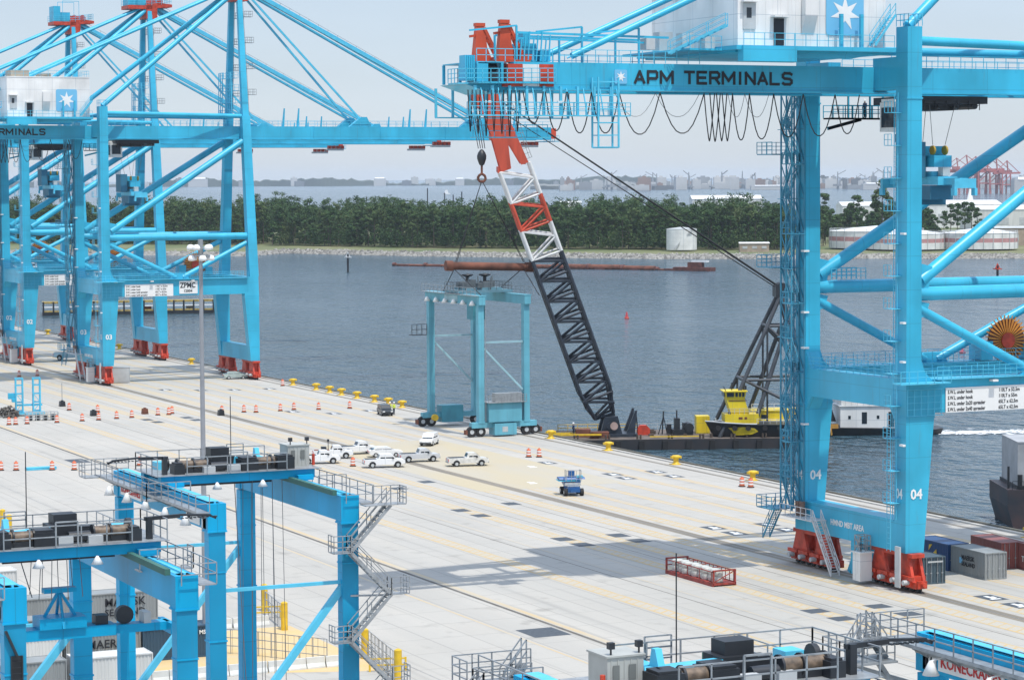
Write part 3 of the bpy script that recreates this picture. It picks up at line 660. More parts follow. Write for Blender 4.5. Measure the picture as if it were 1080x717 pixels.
    while z < 45:
        z2 = z+3.4
        q.stairs((xa+.5,ya if k%2 == 0 else yb,z),(xa+.5,yb if k%2 == 0 else ya,z2), .7, (1,0,0), .05)
        q.box(xa, xb, (yb-.1 if k%2 == 0 else ya-.1), (yb+.7 if k%2 == 0 else ya+.4), z2-.06, z2)
        q.line((xa,ya,z),(xa,yb,z2), .08); q.line((xa,yb,z),(xa,ya,z2), .08); q.line((xb,ya,z),(xb,yb,z2), .08); q.rail([(xa,ya,z2),(xa,yb,z2),(xb,yb,z2)], 1.1, .8, .06, 1); q.box(xa-.5,xa,ya-.2,ya+.9,z2-.06,z2); q.rail([(xa-.5,ya+.9,z2),(xa-.5,ya-.2,z2)], 1.1, .5, .06, 1); q.line((xb,ya,z2),(xb,yb,z2), .07); q.line((xa,ya,z2),(xa,yb,z2), .07); q.line((xa,yb,z2),(xb,yb,z2), .07)
        z = z2; k += 1
    for z in (5.6, 29.5, 40.6):
        q.box(-3.0,.3,9.9,12.8,z-.1,z); q.rail([(-3,9.9,z),(-3,12.8,z),(.3,12.8,z)], 1.15, 1.0, .06, 2)
    q.stairs((-1.9,12.8,2.4),(-1.9,10.4,5.6), .8, (1,0,0))
    q.build('stair_tower', mat('stair_blue_grey', (.05,.30,.44), .5), t)
    q = MB(); q.stairs((-1.5,.5,.15),(-1.5,3.9,5.1), .95, (1,0,0), .07); q.box(-2.2,-.45,3.8,9.6,5.0,5.1); q.rail([(-2.2,3.8,5.1),(-2.2,9.6,5.1)], 1.1, 1.0, .06); q.build('access_stair', mat('stair_white', (.62,.62,.62), .5), t)
    q = MB(); pass
    for y in (7.4, 8.15): MB().tube((-1.0,y,5.12),(-1,y,6.5), .3, 10).build('grease_drum', mat('drum_brown', (.25,.15,.11), .6), t)
    q = MB(); q.box(-1.9,-.6,-4.5,-3.2,.35,3.0); q.box(-2.05,-.45,-4.65,-3.05,3.0,3.12); q.box(-1.93,-1.905,-4.0,-3.7,1.0,2.4)
    lf = q.build('lift_cabin', WHITE, t)
    q = MB(); q.rail([(-1.75,-4.4,3.12),(-.7,-4.4,3.12),(-.7,-3.3,3.12),(-1.75,-3.3,3.12)], 1.5, .5, .07, 2, True); q.line((-1.75,-4.4,3.12),(-1.75,-3.3,4.6), .08); q.line((-1.75,-3.3,3.12),(-1.75,-4.4,4.6), .08)
    q.build('lift_frame', GALV, lf)
    q = MB(); q.box(-.45,1.5,-2.2,-.6,.5,3.6); q.beam((.5,-.8,3.6),(.5,1.0,.4), .4,.5); q.build('storm_brake', B, t)
    q = MB(); q.ladder((-.62,-8.3,6.6),(-.62,-8.3,46), (0,1,0), .6, .45, .06)
    for k in range(13):
        z = 8.2+k*3.0; q.box(-1.5,-.4,-8.9,-7.7,z-.06,z); q.rail([(-1.5,-7.7,z),(-1.5,-8.9,z)], 1.0, .6, .05)
    for k in range(26):
        z = 3.9+k*.5 if k < 26 else 0; q.line((-1.25,-8.6,z),(-1.25,-8.0,z), .05)
    q.line((-1.25,-8.6,3.7),(-1.25,-8.6,16.5), .05); q.line((-1.25,-8.0,3.7),(-1.25,-8.0,16.5), .05)
    q.build('leg_ladder', BLUE2, t)
    MB().box(-.9,-.75,-9.6,-8.8,.4,4.2).build('lift_guide', PALEGREY, t)
    q = MB()
    for s in (-1, 1):
        for yy, sg in ((s*LY-1.35,1),(s*LY+1.35,1)): q.rail([(2.8,yy,19.63),(28.2,yy,19.63)], 1.15, 1.3, .05, 2)
        q.box(2.8,28.2,s*LY-1.4,s*LY-.92,19.56,19.62); q.box(2.8,28.2,s*LY+.92,s*LY+1.4,19.56,19.62)
    for x in (-.25, 1.45): q.rail([(x,-7.8,19.6),(x,7.8,19.6)], 1.15, 1.2, .05, 2)
    q.box(-1.9,3.6,-11.2,-9.8,19.3,19.42); q.rail([(-1.9,-9.9,19.42),(-1.9,-11.2,19.42),(3.6,-11.2,19.42)], 1.1, .9, .06)
    q.rail([(2.6,7.9,28.2),(6.6,7.9,28.2)], 1.1, .6, .06, 2); q.rail([(2.6,9.6,28.2),(6.6,9.6,28.2)], 1.1, .6, .06, 2)
    q.build('portal_handrail', BLUE2, t)
    q = MB()
    for k in range(6): q.line((-.35+k*.75,-9.95,16.3),(-.35+k*.75,-9.95,18.7), .05)
    for k in range(5): q.line((-.4,-9.95,16.3+k*.6),(3.6,-9.95,16.3+k*.6), .05)
    q.build('mesh_screen', BLUE2, t)
    for x, y, z in ((-.5,-9.2,21.2),(-.5,-9.2,13.5),(-.5,-9.2,24.8),(-.5,-9.2,33),(-.5,8.2,21.5),(-.5,8.2,25),(-.5,8.2,31),(-.5,8.2,14),(2,-9.9,19.2),(9,-9.9,19.2),(17,-9.9,19.2)): MB().box(x-.15,x+.45,y-.5,y+.1,z,z+.18).build('flood_lamp', SIGNW, t)
    # load table on the portal beam
    q = MB(); q.box(4.0, 13.4, -9.78, -9.70, 16.45, 18.75); sg = q.build('load_table', SIGNW, t)
    for k, (a, b) in enumerate(SIGNTXT):
        z = 18.2-k*.54; text('writing', a, .48, INK, face_mtx((4.2,-9.80,z), (1,0,0)), sg, bold=.006, sx=.78); text('writing', b, .48, INK, face_mtx((9.9,-9.80,z), (1,0,0)), sg, bold=.006, sx=.82)
    q = MB(); q.box(14.6, 18.2, -9.78, -9.70, 16.8, 19.2); s2 = q.build('maker_plate', SIGNW, t)
    text('writing', 'ZPMC', 1.35, INK, face_mtx((14.75,-9.80,17.95), (1,0,0)), s2, bold=.03, sx=.85); text('writing', '12004', .7, INK, face_mtx((15.4,-9.80,17.1), (1,0,0)), s2, bold=.02)
    text('sill_writing', 'HMND MBT AREA', .78, SIGNW, face_mtx((-.36,3.2,4.75), (0,-1,0)), t, bold=.02, sx=.95)
    # cable reel
    q = MB(); cx, cz = 23.4, 21.6
    for k in range(32):
        a0, a1 = 2*math.pi*k/32, 2*math.pi*(k+.5)/32
        q.use(0).add([(cx,7.6,cz),(cx+2.25*math.cos(a0),7.6,cz+2.25*math.sin(a0)),(cx+2.25*math.cos(a1),7.6,cz+2.25*math.sin(a1)),
                      (cx,7.5,cz),(cx+2.25*math.cos(a0),7.5,cz+2.25*math.sin(a0)),(cx+2.25*math.cos(a1),7.5,cz+2.25*math.sin(a1))], [(0,1,2),(5,4,3),(0,3,4,1),(1,4,5,2),(2,5,3,0)])
    q.use(1).tube((cx,7.62,cz),(cx,7.95,cz), 2.15, 32); q.use(2).tube((cx,7.3,cz),(cx,7.48,cz), .8, 14)
    for k in range(18):
        a = math.pi*k/17; q.use(0).line((cx+2.25*math.cos(a),7.7,cz+2.25*math.sin(a)),(cx+2.6*math.cos(a),7.7,cz+2.6*math.sin(a)), .1)
    q.build('cable_reel', [mat('reel_orange', (.62,.24,.03), .5), mat('reel_dark_red', (.13,.025,.02), .5), RED], t)
    q = MB(); build_each(((20.0,21.4,7.2,9.4,19.7,21.6),(25.4,26.8,7.2,9.2,19.7,21.2)), 'electrical_cabinet', B, t)
    for cx in (.55, 29.6):
        for s in (-1, 1): make_bogie(t, cx, s*7.1, s)
    return t
def leg_numbers(t, n):
    for s in (-1, 1):
        text('leg_number', n, 1.3, SIGNW, face_mtx((.15,s*8.8-.99,8.6), (1,0,0)), t, bold=.03)
        text('leg_number', n, 1.3, SIGNW, face_mtx((-.38,s*8.8+.6,8.6), (0,-1,0)), t, bold=.03, sx=.8)
STS_GROUP = 'ship-to-shore cranes along the quay'
sts = make_sts(); sts.location = (0, 207.4, 0)
tag(sts, 'blue gantry crane marked 04 in the right foreground, beside the red flat rack', 'gantry crane', STS_GROUP)
others = []
for yc, lab, n in ((474.6,'blue gantry crane behind the tall lamp mast, nearest of the far left cranes','03'), (533.5,'blue gantry crane in the middle of the far left row of cranes','02'), (594.5,'blue gantry crane at the back of the far left row, its mast head lowest','01')):
    c = copy_tree(sts, skip=('load_table_never',)); c.location = (0, yc, 0); c['label'] = lab; leg_numbers(c, n)
leg_numbers(sts, '04')

# spreaders hang on ropes from the trolleys
def make_spreader(label):
    t = thing('container_spreader', label, 'spreader', group='spreaders hanging under the gantry cranes')
    q = MB(); q.box(-1.1,1.1,-3.4,3.4,.5,1.3); q.box(-.9,.9,-2.2,2.2,1.3,1.8); q.build('main_frame', BLUE2, t)
    q = MB()
    for s in (-1, 1): q.box(-.45,.45,s*3.4 if s > 0 else -6.0,6.0 if s > 0 else -3.4,.55,1.15); q.box(-1.22,1.22,s*6.1-.2,s*6.1+.2,.2,1.1)
    for s in (-1, 1):
        for x in (-1.15, 1.15): q.box(x-.15,x+.15,s*6.1-.3,s*6.1+.3,-.5,.2)
    q.build('telescopic_beam', BLUE2, t)
    q = MB(); q.box(-1.0,1.0,-2.6,2.6,2.2,3.3); q.box(-1.3,1.3,-1.2,1.2,3.3,4.2); q.build('headblock', BLUE, t)
    q = MB()
    for s in (-1, 1):
        for x in (-.7,.7): q.wheel((x,s*1.9,3.8), .45, .18, 'x', 12)
    q.build('sheave', mat('sheave_ochre', (.42,.27,.03), .6), t)
    q = MB(); q.box(-1.3,1.3,-2.4,2.4,-.9,.45); q.box(-.9,.9,2.4,3.6,-.4,.45); q.box(-1.6,1.6,-.8,.8,-1.4,-.9); q.build('twin_lift_frame', mat('basket_blue', (.03,.17,.27), .5), t)
    q = MB(); q.box(-2.6,-1.3,-1.6,1.6,1.2,4.6)
    for k in range(6): q.line((-2.6,-1.6+k*.64,4.6),(-2.6,-1.6+k*.64,5.4), .08)
    q.build('cable_basket', mat('basket_blue', (.03,.17,.27), .5), t)
    q = MB(); q.box(-1.2,1.2,2.0,3.0,1.4,2.2); q.box(-.4,.4,-3.2,-2.4,1.35,2.2); q.build('power_pack', PALEGREY, t)
    q = MB()
    for s in (-1, 1):
        for x in (-.7,.7): q.tube((x,s*1.9,4.3),(x*2.2,s*2.5,RH), .03, 5)
    q.build('hoist_rope', WIRE, t)
    return t
RH = 8.6
sp = make_spreader('blue container spreader hanging on ropes by the crane marked 04'); sp.location = (8.2, 207.0, 37.0)
RH = 10.3
for (x, y, z), lab in (((8.3,474,34.8),'blue spreader hanging in the nearest far left crane, above the lamp mast'), ((8.5,533.5,36.0),'smaller blue spreader hanging in the middle far left crane'), ((8.5,594.5,36.0),'blue spreader hanging in the farthest left crane')):
    c = copy_tree(sp); c.location = (x, y, z); c['label'] = lab
# ---------------------------------------------------------------- rail mounted yard cranes in the foreground
TRAYG = mat('cable_tray_green', (.045,.15,.12), .6)
def make_yard_trolley(t, y0, flip):
    # platform that bridges both girders; built from x=0 (cabinet end) to x=9 (cable arm end), flipped for the rear crane
    fx = (lambda x: 9-x) if flip else (lambda x: x)
    def bx(q, x0, x1, ya, yb, z0, z1): a, b = sorted((fx(x0), fx(x1))); q.box(a, b, y0+ya, y0+yb, z0, z1)
    def P(x, y, z): return (fx(x), y0+y, z)
    q = MB()
    bx(q,-.9,9.9,.3,1.0,18.25,18.85); bx(q,-.9,9.9,4.2,4.9,18.25,18.85)
    for x in (.0,4.4,8.8): bx(q,x,x+.6,1.0,4.2,18.3,18.8)
    bx(q,-.6,.5,-.3,5.5,18.15,18.5); bx(q,8.5,9.6,-.3,5.5,18.15,18.5)
    for x in (-.1,9): 
        for y in (0,5.2): q.wheel(P(x,y,18.18), .18, .2, 'x', 10)
    tr = q.build('trolley', RMGB, t)
    q = MB(); bx(q,-.9,9.9,1.0,4.2,18.80,18.86); bx(q,-1.3,10.3,.0,5.2,18.86,18.90); bx(q,8.3,11.3,-1.0,.0,17.4,17.46); bx(q,-2.6,-.6,-1.2,.2,17.3,17.36); q.build('deck', GALV, tr)
    for x, y in ((2.0,1.2),(7.4,1.4)):
        q = MB(); q.use(0).tube(P(x-1.0,y,19.4),P(x+1.0,y,19.4), .33, 16)
        for e in (-1.05,-.1,1.0): q.use(1).tube(P(x+e,y,19.4),P(x+e+.1,y,19.4), .47, 16)
        q.use(1); bx(q,x-1.2,x+1.2,y-.3,y+.3,18.9,19.2); q.build('rope_drum', [COPPER, DARK], tr)
    q = MB(); bx(q,4.2,5.8,2.0,3.5,18.9,19.8); bx(q,4.5,5.8,2.3,3.4,19.8,20.35); q.build('main_motor', DARK, tr)
    for v in ((3.0,4.2,.6,2.2,18.9,19.65),(5.9,6.9,2.6,3.6,18.9,19.45),(8.2,8.9,.5,1.6,18.9,19.55),(.5,1.7,.4,1.6,18.9,19.7)):
        q = MB(); bx(q,*v); bx(q,v[0]+.1,v[1]-.1,v[2]+.1,v[3]-.1,v[5],v[5]+.12); q.build('motor', DARK, tr)
    MB().tube(P(5.0,1.2,19.25),P(6.2,1.2,19.25), .3, 10).build('gearbox', DARK, tr); MB().tube(P(3.2,3.3,19.25),P(4.2,3.3,19.25), .28, 10).build('gearbox', DARK, tr); MB().wheel(P(8.8,2.8,19.4), .48, .25, 'x', 14).build('cable_reel', DARK, tr)
    for v in ((2.6,3.5,2.4,3.4,18.9,19.35),(6.0,6.8,.7,1.6,18.9,19.3),(4.3,5.1,.5,1.0,18.9,19.35),(7.2,8.0,2.6,4.0,18.9,19.25)): q = MB(); bx(q,*v); q.build('control_box', PALEGREY, tr)
    q = MB(); q.beam(P(1.6,3.4,18.95),P(4.3,2.0,19.35), 1.1, .8); q.prism([(y0+2.9,18.9),(y0+4.0,18.9),(y0+3.7,20.1),(y0+3.4,20.1)], *sorted((fx(2.0),fx(2.3))), 'x')
    for x in (1.4, 8.2): bx(q,x,x+.9,3.9,4.9,18.9,19.4)
    q.build('hoist_frame', BLUE2, tr)
    q = MB(); a, b = sorted((fx(-1.0), fx(.55))); q.box(a, b, y0+1.6, y0+3.2, 18.9, 20.3); q.box(a-.06, b+.06, y0+1.54, y0+3.26, 20.3, 20.37)
    for k in range(5): q.box(a+.15+k*.28, a+.2+k*.28, y0+1.57, y0+1.6, 19.0, 20.2)
    eh = q.build('electrical_house', mat('cabinet_grey', (.42,.43,.40), .55), tr)
    build_each(((a+.22,a+.5,y0+1.55,y0+1.565,19.4,20.0),(a+.9,a+1.2,y0+1.55,y0+1.565,19.4,20.0)), 'louvre', mat('louvre_grey', (.16,.17,.16), .6), eh)
    q = MB(); pass
    for x in (a+.25, b-.1): MB().tube((x,y0+1.8,20.37),(x,y0+1.8,20.6), .04, 5).box(x-.12,x+.12,y0+1.68,y0+1.92,20.6,20.85).build('horn', DARK, eh)
    q = MB(); q.tube(P(-1.25,1.5,18.95),P(-1.25,1.5,19.7), .11, 8); q.build('fire_extinguisher', RED, tr)
    q = MB(); bx(q,9.3,9.6,.8,1.15,18.9,20.1); q.beam(P(9.2,1.05,20.0),P(11.2,1.05,20.05), .22, .2); q.beam(P(11.2,1.05,20.1),P(13.0,1.1,19.98), .2, .12); q.beam(P(12.9,1.1,19.98),P(13.3,1.1,19.8), .16, .12)
    for k in range(9): q.box(*sorted((fx(11.3+k*.24),fx(11.42+k*.24))), y0+.95, y0+1.2, 19.88, 19.93)
    q.build('cable_arm', DARK, tr)
    q = MB(); T = .06
    q.rail([P(1.2,-.0,18.9),P(8.2,0,18.9)], 1.15, 1.3, T, 1); q.rail([P(1.0,5.1,18.9),P(10.2,5.1,18.9)], 1.15, 1.5, T, 1)
    q.rail([P(10.2,.1,18.9),P(10.2,5.1,18.9)], 1.15, 1.3, T, 1); q.rail([P(2.5,5.2,18.9),P(3.7,5.2,18.9)], 1.35, 1.2, T, 2)
    q.rail([P(11.3,-1,17.46),P(8.3,-1,17.46)], 1.15, 1.0, T, 1); q.rail([P(11.3,-1,17.46),P(11.3,0,17.46)], 1.15, 1.0, T, 1)
    q.rail([P(-2.6,-1.2,17.36),P(-.6,-1.2,17.36)], 1.15, 1.0, T, 1); q.rail([P(4.0,-.05,18.9),P(5.2,-.05,18.9)], 1.35, 1.2, T*1.3, 0)
    q.build('handrail', GALV, tr)
    q = MB(); q.tube(P(3.6,4.6,18.9),P(3.6,4.6,23.6), .03, 5); q.build('antenna', DARK, tr)
    for x in (3.0, 6.2):
        q = MB(); q.lathe(P(x,-.2,17.95), [(.05,.4),(.12,.3),(.34,-.05),(.30,-.05)], 12); q.build('flood_lamp', SIGNW, tr)
    q = MB(); q.box(*sorted((fx(1.6),fx(7.8))), y0+2.0, y0+2.2, 17.9, 18.2); q.build('rope_guide', DARK, tr)
    return tr
def make_yard_crane(label, xa, ya, trolley_y, flip, rope_to=1.5, num=None, stair=True, parts_far=True):
    t = thing('yard_crane', label, 'yard crane', (xa, ya, 0), 0, 'blue yard cranes in the foreground')
    L = 21.0
    for j, x in enumerate((0.0, 9.0)):
        q = MB(); q.box(x-.55,x+.55,.95,L-.95,16.35,18.0); q.box(x-.62,x+.62,-.05,.95,16.3,18.02); q.box(x-.62,x+.62,L-.95,L+.05,16.3,18.02)
        q.box(x-.66,x+.66,-.1,1.0,16.2,16.3)
        q.build('girder', RMGB, t)
        for y in (0, L-.85):
            q = MB(); q.box(x-.56,x+.56,y+.0,y+.85,1.6,16.2); q.box(x-.6,x+.6,y-.04,y+.89,13.6,13.68); q.box(x-.62,x+.62,y-.05,y+.9,9.2,9.3)
            q.build('leg', RMGB, t)
        q = MB(); q.box(x-.06,x+.06,.3,L-.3,18.02,18.12); q.box(x-.35,x+.35,.3,L-.3,18.0,18.02); q.build('trolley_rail', BLUE2, t)
    for y in (.4, L-.35):
        q = MB(); q.box(-1.2,10.2,y-.5,y+.5,.9,1.6)
        for x in (-1,1,8,10): q.box(x-.8,x+.8,y-.35,y+.35,.4,.95)
        q.build('sill_beam', RMGB, t)
        q = MB()
        for x in (-1.4,-.6,.6,1.4,7.6,8.4,9.6,10.4): q.wheel((x,y,.32), .3, .3, 'y', 12)
        q.build('wheel', DARK, t)
        q = MB(); q.beam((.5,y,12.4),(8.5,y,12.4), .22, .22); q.build('tie', BLUE2, t)
        q = MB(); q.beam((8.6,y,12.1),(.5,y,2.2), .42, .42); q.build('brace', BLUE2, t)
    # walkway with lamps outside the left girder, plus signs
    q = MB(); q.box(-1.5,-.6,-.4,L+1.6,17.5,17.56); q.box(-1.54,-1.5,-.4,L+1.6,17.5,17.66); q.box(-.7,-.56,.2,L,17.1,17.48); q.box(9.6,10.5,-.4,L+1.2,17.5,17.56)
    q.box(-2.6,1.0,L+.3,L+1.8,17.5,17.58)
    for k in range(9): q.beam((-1.5,.8+k*2.4,17.5),(-.58,.8+k*2.4,17.0), .06, .08)
    q.build('walkway', GALV, t)
    q = MB(); q.rail([(-1.5,L+1.6,17.56),(-1.5,-.4,17.56),(-.6,-.4,17.56)], 1.1, 1.45, .05, 1); q.rail([(10.5,L+1.2,17.56),(10.5,-.4,17.56),(8.6,-.4,17.56)], 1.1, 1.45, .05, 1)
    q.rail([(-2.6,L+.3,17.58),(-2.6,L+1.8,17.58),(1,L+1.8,17.58)], 1.1, .9, .05, 2)
    q.build('walkway_handrail', GALV, t)
    q = MB(); q.box(8.0,8.3,.5,L-.4,18.02,18.35); q.build('cable_tray', TRAYG, t)
    q = MB(); q.box(-.45,.3,.4,L-.4,18.125,18.15); q.build('walkway_top', BLUE2, t)
    for k in range(5):
        y = 1.0+k*4.3; q = MB(); q.lathe((-1.75,y,16.75), [(.06,.55),(.14,.42),(.38,-.1),(.34,-.1)], 12); q.beam((-1.75,y,17.25),(-.6,y,17.5), .06, .06); q.build('flood_lamp', SIGNW, t)
    q = MB(); q.box(-.62,-.57,L-6.6,L-1.7,16.55,17.45); sg = q.build('name_board', SIGNW, t)
    text('writing', 'KONECRANES', .72, REDINK, face_mtx((-.64,L-1.9,16.75), (0,-1,0)), sg, bold=.01, sx=.98)
    if num:
        q = MB(); q.box(-.62,-.57,L-1.5,L-.5,16.45,17.5); s2 = q.build('number_board', SIGNW, t); text('writing', num, .85, INK, face_mtx((-.64,L-.62,16.68), (0,-1,0)), s2, bold=.02, sx=.78)
    q = MB(); q.box(-.62,-.57,1.6,4.4,16.5,17.3); s3 = q.build('load_board', SIGNW, t); text('writing', '40LT', .6, INK, face_mtx((-.64,4.2,16.7), (0,-1,0)), s3, bold=.01); 
    q = MB(); q.box(-.62,-.57,.3,1.2,16.4,17.4); q.build('notice_board', SIGNW, t)
    if stair:
        q = MB(); xs = (8.1, 11.6); z = 17.4; k = 0; y = -.75
        q.box(9.6,12.4,-1.3,-.2,17.4,17.46); q.rail([(12.4,-.2,17.46),(12.4,-1.3,17.46),(11.8,-1.3,17.46)], 1.1, .6, .05, 2); q.rail([(12.4,-.2,17.46),(10.5,-.2,17.46)], 1.1, .6, .05)
        while z > 3:
            x0, x1 = (11.4, 8.6) if k % 2 == 0 else (8.6, 11.4)
            q.stairs((x0,y,z),(x1,y,z-2.9), .75, (0,1,0), .05); z -= 2.9; e = 1 if x1 > 10 else -1
            a, b = sorted((x1-.1*e, x1+1.2*e)); q.box(a, b, y-.5, y+.5, z-.05, z); xo = b if e > 0 else a
            q.rail([(x1,y-.5,z),(xo,y-.5,z),(xo,y+.5,z)] , 1.1, .6, .05, 2); q.beam((9,0.05,z-.1),(x1,y,z-.1), .1, .12); k += 1
        q.build('access_stair', GALV, t)
    tr = make_yard_trolley(t, trolley_y, flip)
    q = MB()
    ro = 2.3 if flip else 0
    for x in (3.6+ro,4.2+ro,5.0+ro,5.7+ro):
        for y in (1.6,3.6): q.tube((x,trolley_y+y,18.3),(x+(x-4.6-ro)*.15,trolley_y+y,rope_to), .022, 4)
    q.tube((2.6+ro,trolley_y+2.5,18.3),(3.3+ro,trolley_y+2.5,rope_to), .03, 4)
    q.build('hoist_rope', WIRE, t)
    return t
yc1 = make_yard_crane('blue yard crane with a zigzag stair on its right leg, beside the lamp mast', -81.5, 153.4, 8.5, True, 4.0)
yc2 = make_yard_crane('blue yard crane at the lower left corner with a raised spreader under its trolley', -101.2, 126.1, 7.0, False, 15.9, stair=False)
yc3 = make_yard_crane('blue yard crane cut by the bottom edge, its grey cabinet and drums above the frame', -87.6, 73.6, 10.2, False, 4.0, stair=False)
yc4 = make_yard_crane('blue yard crane at the lower right with a board reading 12', -67.2, 74.6, 1.0, True, 4.0, num='12', stair=False)
# landing platforms beside the far ends of the two cranes at the bottom edge
q = MB(); q.box(-4.6,-1.6,21.0,22.6,16.7,16.8); q.beam((-3.6,21.8,16.6),(-.6,21.4,15.6), .35, .25); q.beam((-2.2,21.6,16.6),(-.4,21.3,13.9), .4, .2)
for y in (21.1,22.5): q.rail([(-4.6,y,16.8),(-1.7,y,16.8)], 1.1, .7, .05, 2)
q.rail([(-4.6,21.1,16.8),(-4.6,22.5,16.8)], 1.1, .7, .05, 2); q.stairs((-3.9,21.5,16.8),(-3.1,21.5,17.9), .5, None, .05); q.stairs((-1.7,22.0,16.8),(-2.5,22.0,17.9), .5, None, .05)
q.build('landing', GALV, yc4)
q = MB(); q.box(-1.8,.9,21.3,22.6,16.9,17.0)
for y in (21.4,22.5): q.rail([(-1.8,y,17.0),(.9,y,17.0)], 1.15, .8, .05, 2)
q.rail([(-1.8,21.4,17.0),(-1.8,22.5,17.0)], 1.15, .6, .05, 2); q.stairs((-3.2,21.8,15.6),(-1.8,21.8,17.0), .6, None, .05); q.stairs((-.6,22.2,17.0),(.4,22.2,18.2), .5, None, .05)
q.build('landing', GALV, yc3)
# spreader held up under the lower left crane
t = thing('container_spreader', 'blue spreader with a triangular yoke hanging under the lower left yard crane', 'spreader', (-96.4, 135.6, 12.6))
q = MB(); q.box(-3.0,3.0,-.6,.6,1.0,1.6); q.box(-6.1,-3.0,-.45,.45,1.05,1.5); q.box(3.0,6.1,-.45,.45,1.05,1.5); q.box(-6.2,-5.9,-1.2,1.2,.9,1.5); q.box(5.9,6.2,-1.2,1.2,.9,1.5); q.build('main_beam', RMGB, t)
q = MB()
for s in (-1,1):
    q.beam((0,0,3.6),(s*1.2,0,1.6), .16, .16); q.beam((0,0,3.6),(0,s*.9,1.6), .14, .14)
q.box(-.9,.9,-.3,.3,3.5,3.75); q.box(-1.3,1.3,-.8,.8,1.6,2.2); q.build('yoke', RMGB, t)
q = MB(); q.wheel((3.6,0,2.0), .5, .4, 'y', 16); q.box(1.9,2.6,-.4,.4,1.6,2.1); q.build('cable_reel', DARK, t)
q = MB(); q.box(-.9,-.5,-.75,.75,1.62,1.95); q.box(4.6,5.0,-.5,.5,1.5,2.1); q.build('sheave_guard', PALEGREY, t)
# ladder duct on the left leg of the lower left crane
q = MB(); q.ladder((0.05,-.1,2),(.05,-.1,14.6), (1,0,0), .55, .3, .07); q.beam((.05,-.12,14.6),(-.5,-.1,15.9), .3, .12); q.box(-.25,.35,-.06,-.03,2,14.6); q.build('leg_ladder', DARK, yc2)
# ---------------------------------------------------------------- lamp mast
mast = thing('lamp_mast', 'tall grey mast with a crown of round floodlights, standing behind the yard crane', 'lamp mast', (-68.2, 196.9, 0))
MB().tube((0,0,.4),(0,0,32.2), .25, 14, .15).build('pole', mat('mast_grey', (.34,.35,.37), .45, metal=.3, dirt=.08), mast)
MB().tube((0,0,0),(0,0,.45), .8, 12).build('base', CONC, mast)
q = MB(); 
for z, r in ((32.3,.75),(32.9,.6)):
    for k in range(10):
        a, b = 2*math.pi*k/10, 2*math.pi*(k+1)/10; q.line((r*math.cos(a),r*math.sin(a),z),(r*math.cos(b),r*math.sin(b),z), .1)
    for k in range(5): a = 2*math.pi*k/5; q.line((0,0,z),(r*math.cos(a),r*math.sin(a),z), .1)
q.tube((0,0,32),(0,0,33.6), .22, 8); q.build('lamp_ring', GALV, mast)
for k in range(10):
    a = 2*math.pi*k/10+.2; z = 32.1 if k % 2 else 32.95; r = .8
    MB().lathe((r*math.cos(a), r*math.sin(a), z), [(.02,.26),(.22,.2),(.33,0),(.29,-.18),(.02,-.22)], 12).build('flood_lamp', SIGNW, mast)

# ---------------------------------------------------------------- bollards
def make_bollard(lab):
    q = MB(); q.lathe((0,0,0), [(.62,0),(.62,.12),(.42,.2),(.38,.75),(.62,.9),(.66,1.15),(.5,1.28),(.02,1.3)], 14); q.box(-.8,.8,-.25,.25,.85,1.18); q.box(-.75,.75,-.75,.75,0,.06)
    o = q.build('bollard', YEL); return tag(o, lab, 'bollard', 'yellow bollards along the quay edge')
bpx = [(48.8,352.6),(118.5,368.4),(142,372.5),(198.5,384),(229.7,391.5),(297,406.5),(335,411),(348,414),(362,416.5),(376,420),(390,424),(405,427),(420,430),(505,450),(576,462.5),(637.5,475),(705,490),(782,507),(1069,568)]
b0 = None
bl = 'yellow mooring bollard standing in the row along the quay edge'
for i, p in enumerate(bpx):
    c = gnd(*p); lab = bl
    if i == len(bpx)-1: lab = 'yellow bollard at the far right, by the stern of the moored ship'
    elif i == len(bpx)-2: lab = 'yellow bollard with two striped barrels in front of it'
    elif i == len(bpx)-3: lab = 'yellow bollard below the black barge hull, left of the barrels'
    elif i == 14: lab = 'yellow bollard beside the wheels of the turquoise crane'
    elif i == 0: lab = 'farthest yellow bollard seen between the far left cranes'
    elif i == 5: lab = 'yellow bollard with an orange barrel before it'
    o = make_bollard(lab) if b0 is None else b0.copy()
    if b0 is None: b0 = o
    else: COL.objects.link(o); o['label'] = lab
    o.location = (31.4, c.y, 0); o.scale = (.92,.92,.95)

# ---------------------------------------------------------------- traffic barrels
def make_barrel():
    t = thing('traffic_barrel', 'orange and white traffic barrel standing on the concrete apron', 'traffic barrel', group='orange traffic barrels on the apron')
    q = MB()
    q.use(0).lathe((0,0,0), [(.34,.1),(.33,.35)], 10); q.use(1).lathe((0,0,0), [(.33,.35),(.32,.52)], 10); q.use(0).lathe((0,0,0), [(.32,.52),(.31,.7)], 10)
    q.use(1).lathe((0,0,0), [(.31,.7),(.30,.85)], 10); q.use(0).lathe((0,0,0), [(.30,.85),(.28,1.05),(.02,1.08)], 10); q.box(-.12,.12,-.03,.03,1.05,1.2)
    q.build('drum', [ORANGE, SIGNW], t); MB().lathe((0,0,0), [(.45,0),(.45,.1),(.34,.12)], 10).build('rubber_base', RUBBER, t)
    t.scale = (1.0,1.0,1.05); return t
kpx = [(9.5,448),(16.5,447.8),(28.6,447),(60,445.7),(73,432.6),(86.7,444),(103,434.6),(104,443),(123,441.5),(139,440.4),(1,496),(17,496),(55,495.6),(78.3,495.6),(147,491),(166.5,437.8),(178,437.3),(181.4,436.2),(234,435.5),(257.3,434.7),(270,434.9),(295.7,433.4),(310,432.2),(336,432),(368.8,430.7),(298,406.9),(568.6,482),(557.6,482),(782.5,513),(791.8,514),(372.2,491.6),(20.2,397.2),(39.3,396.2)]
k0 = None
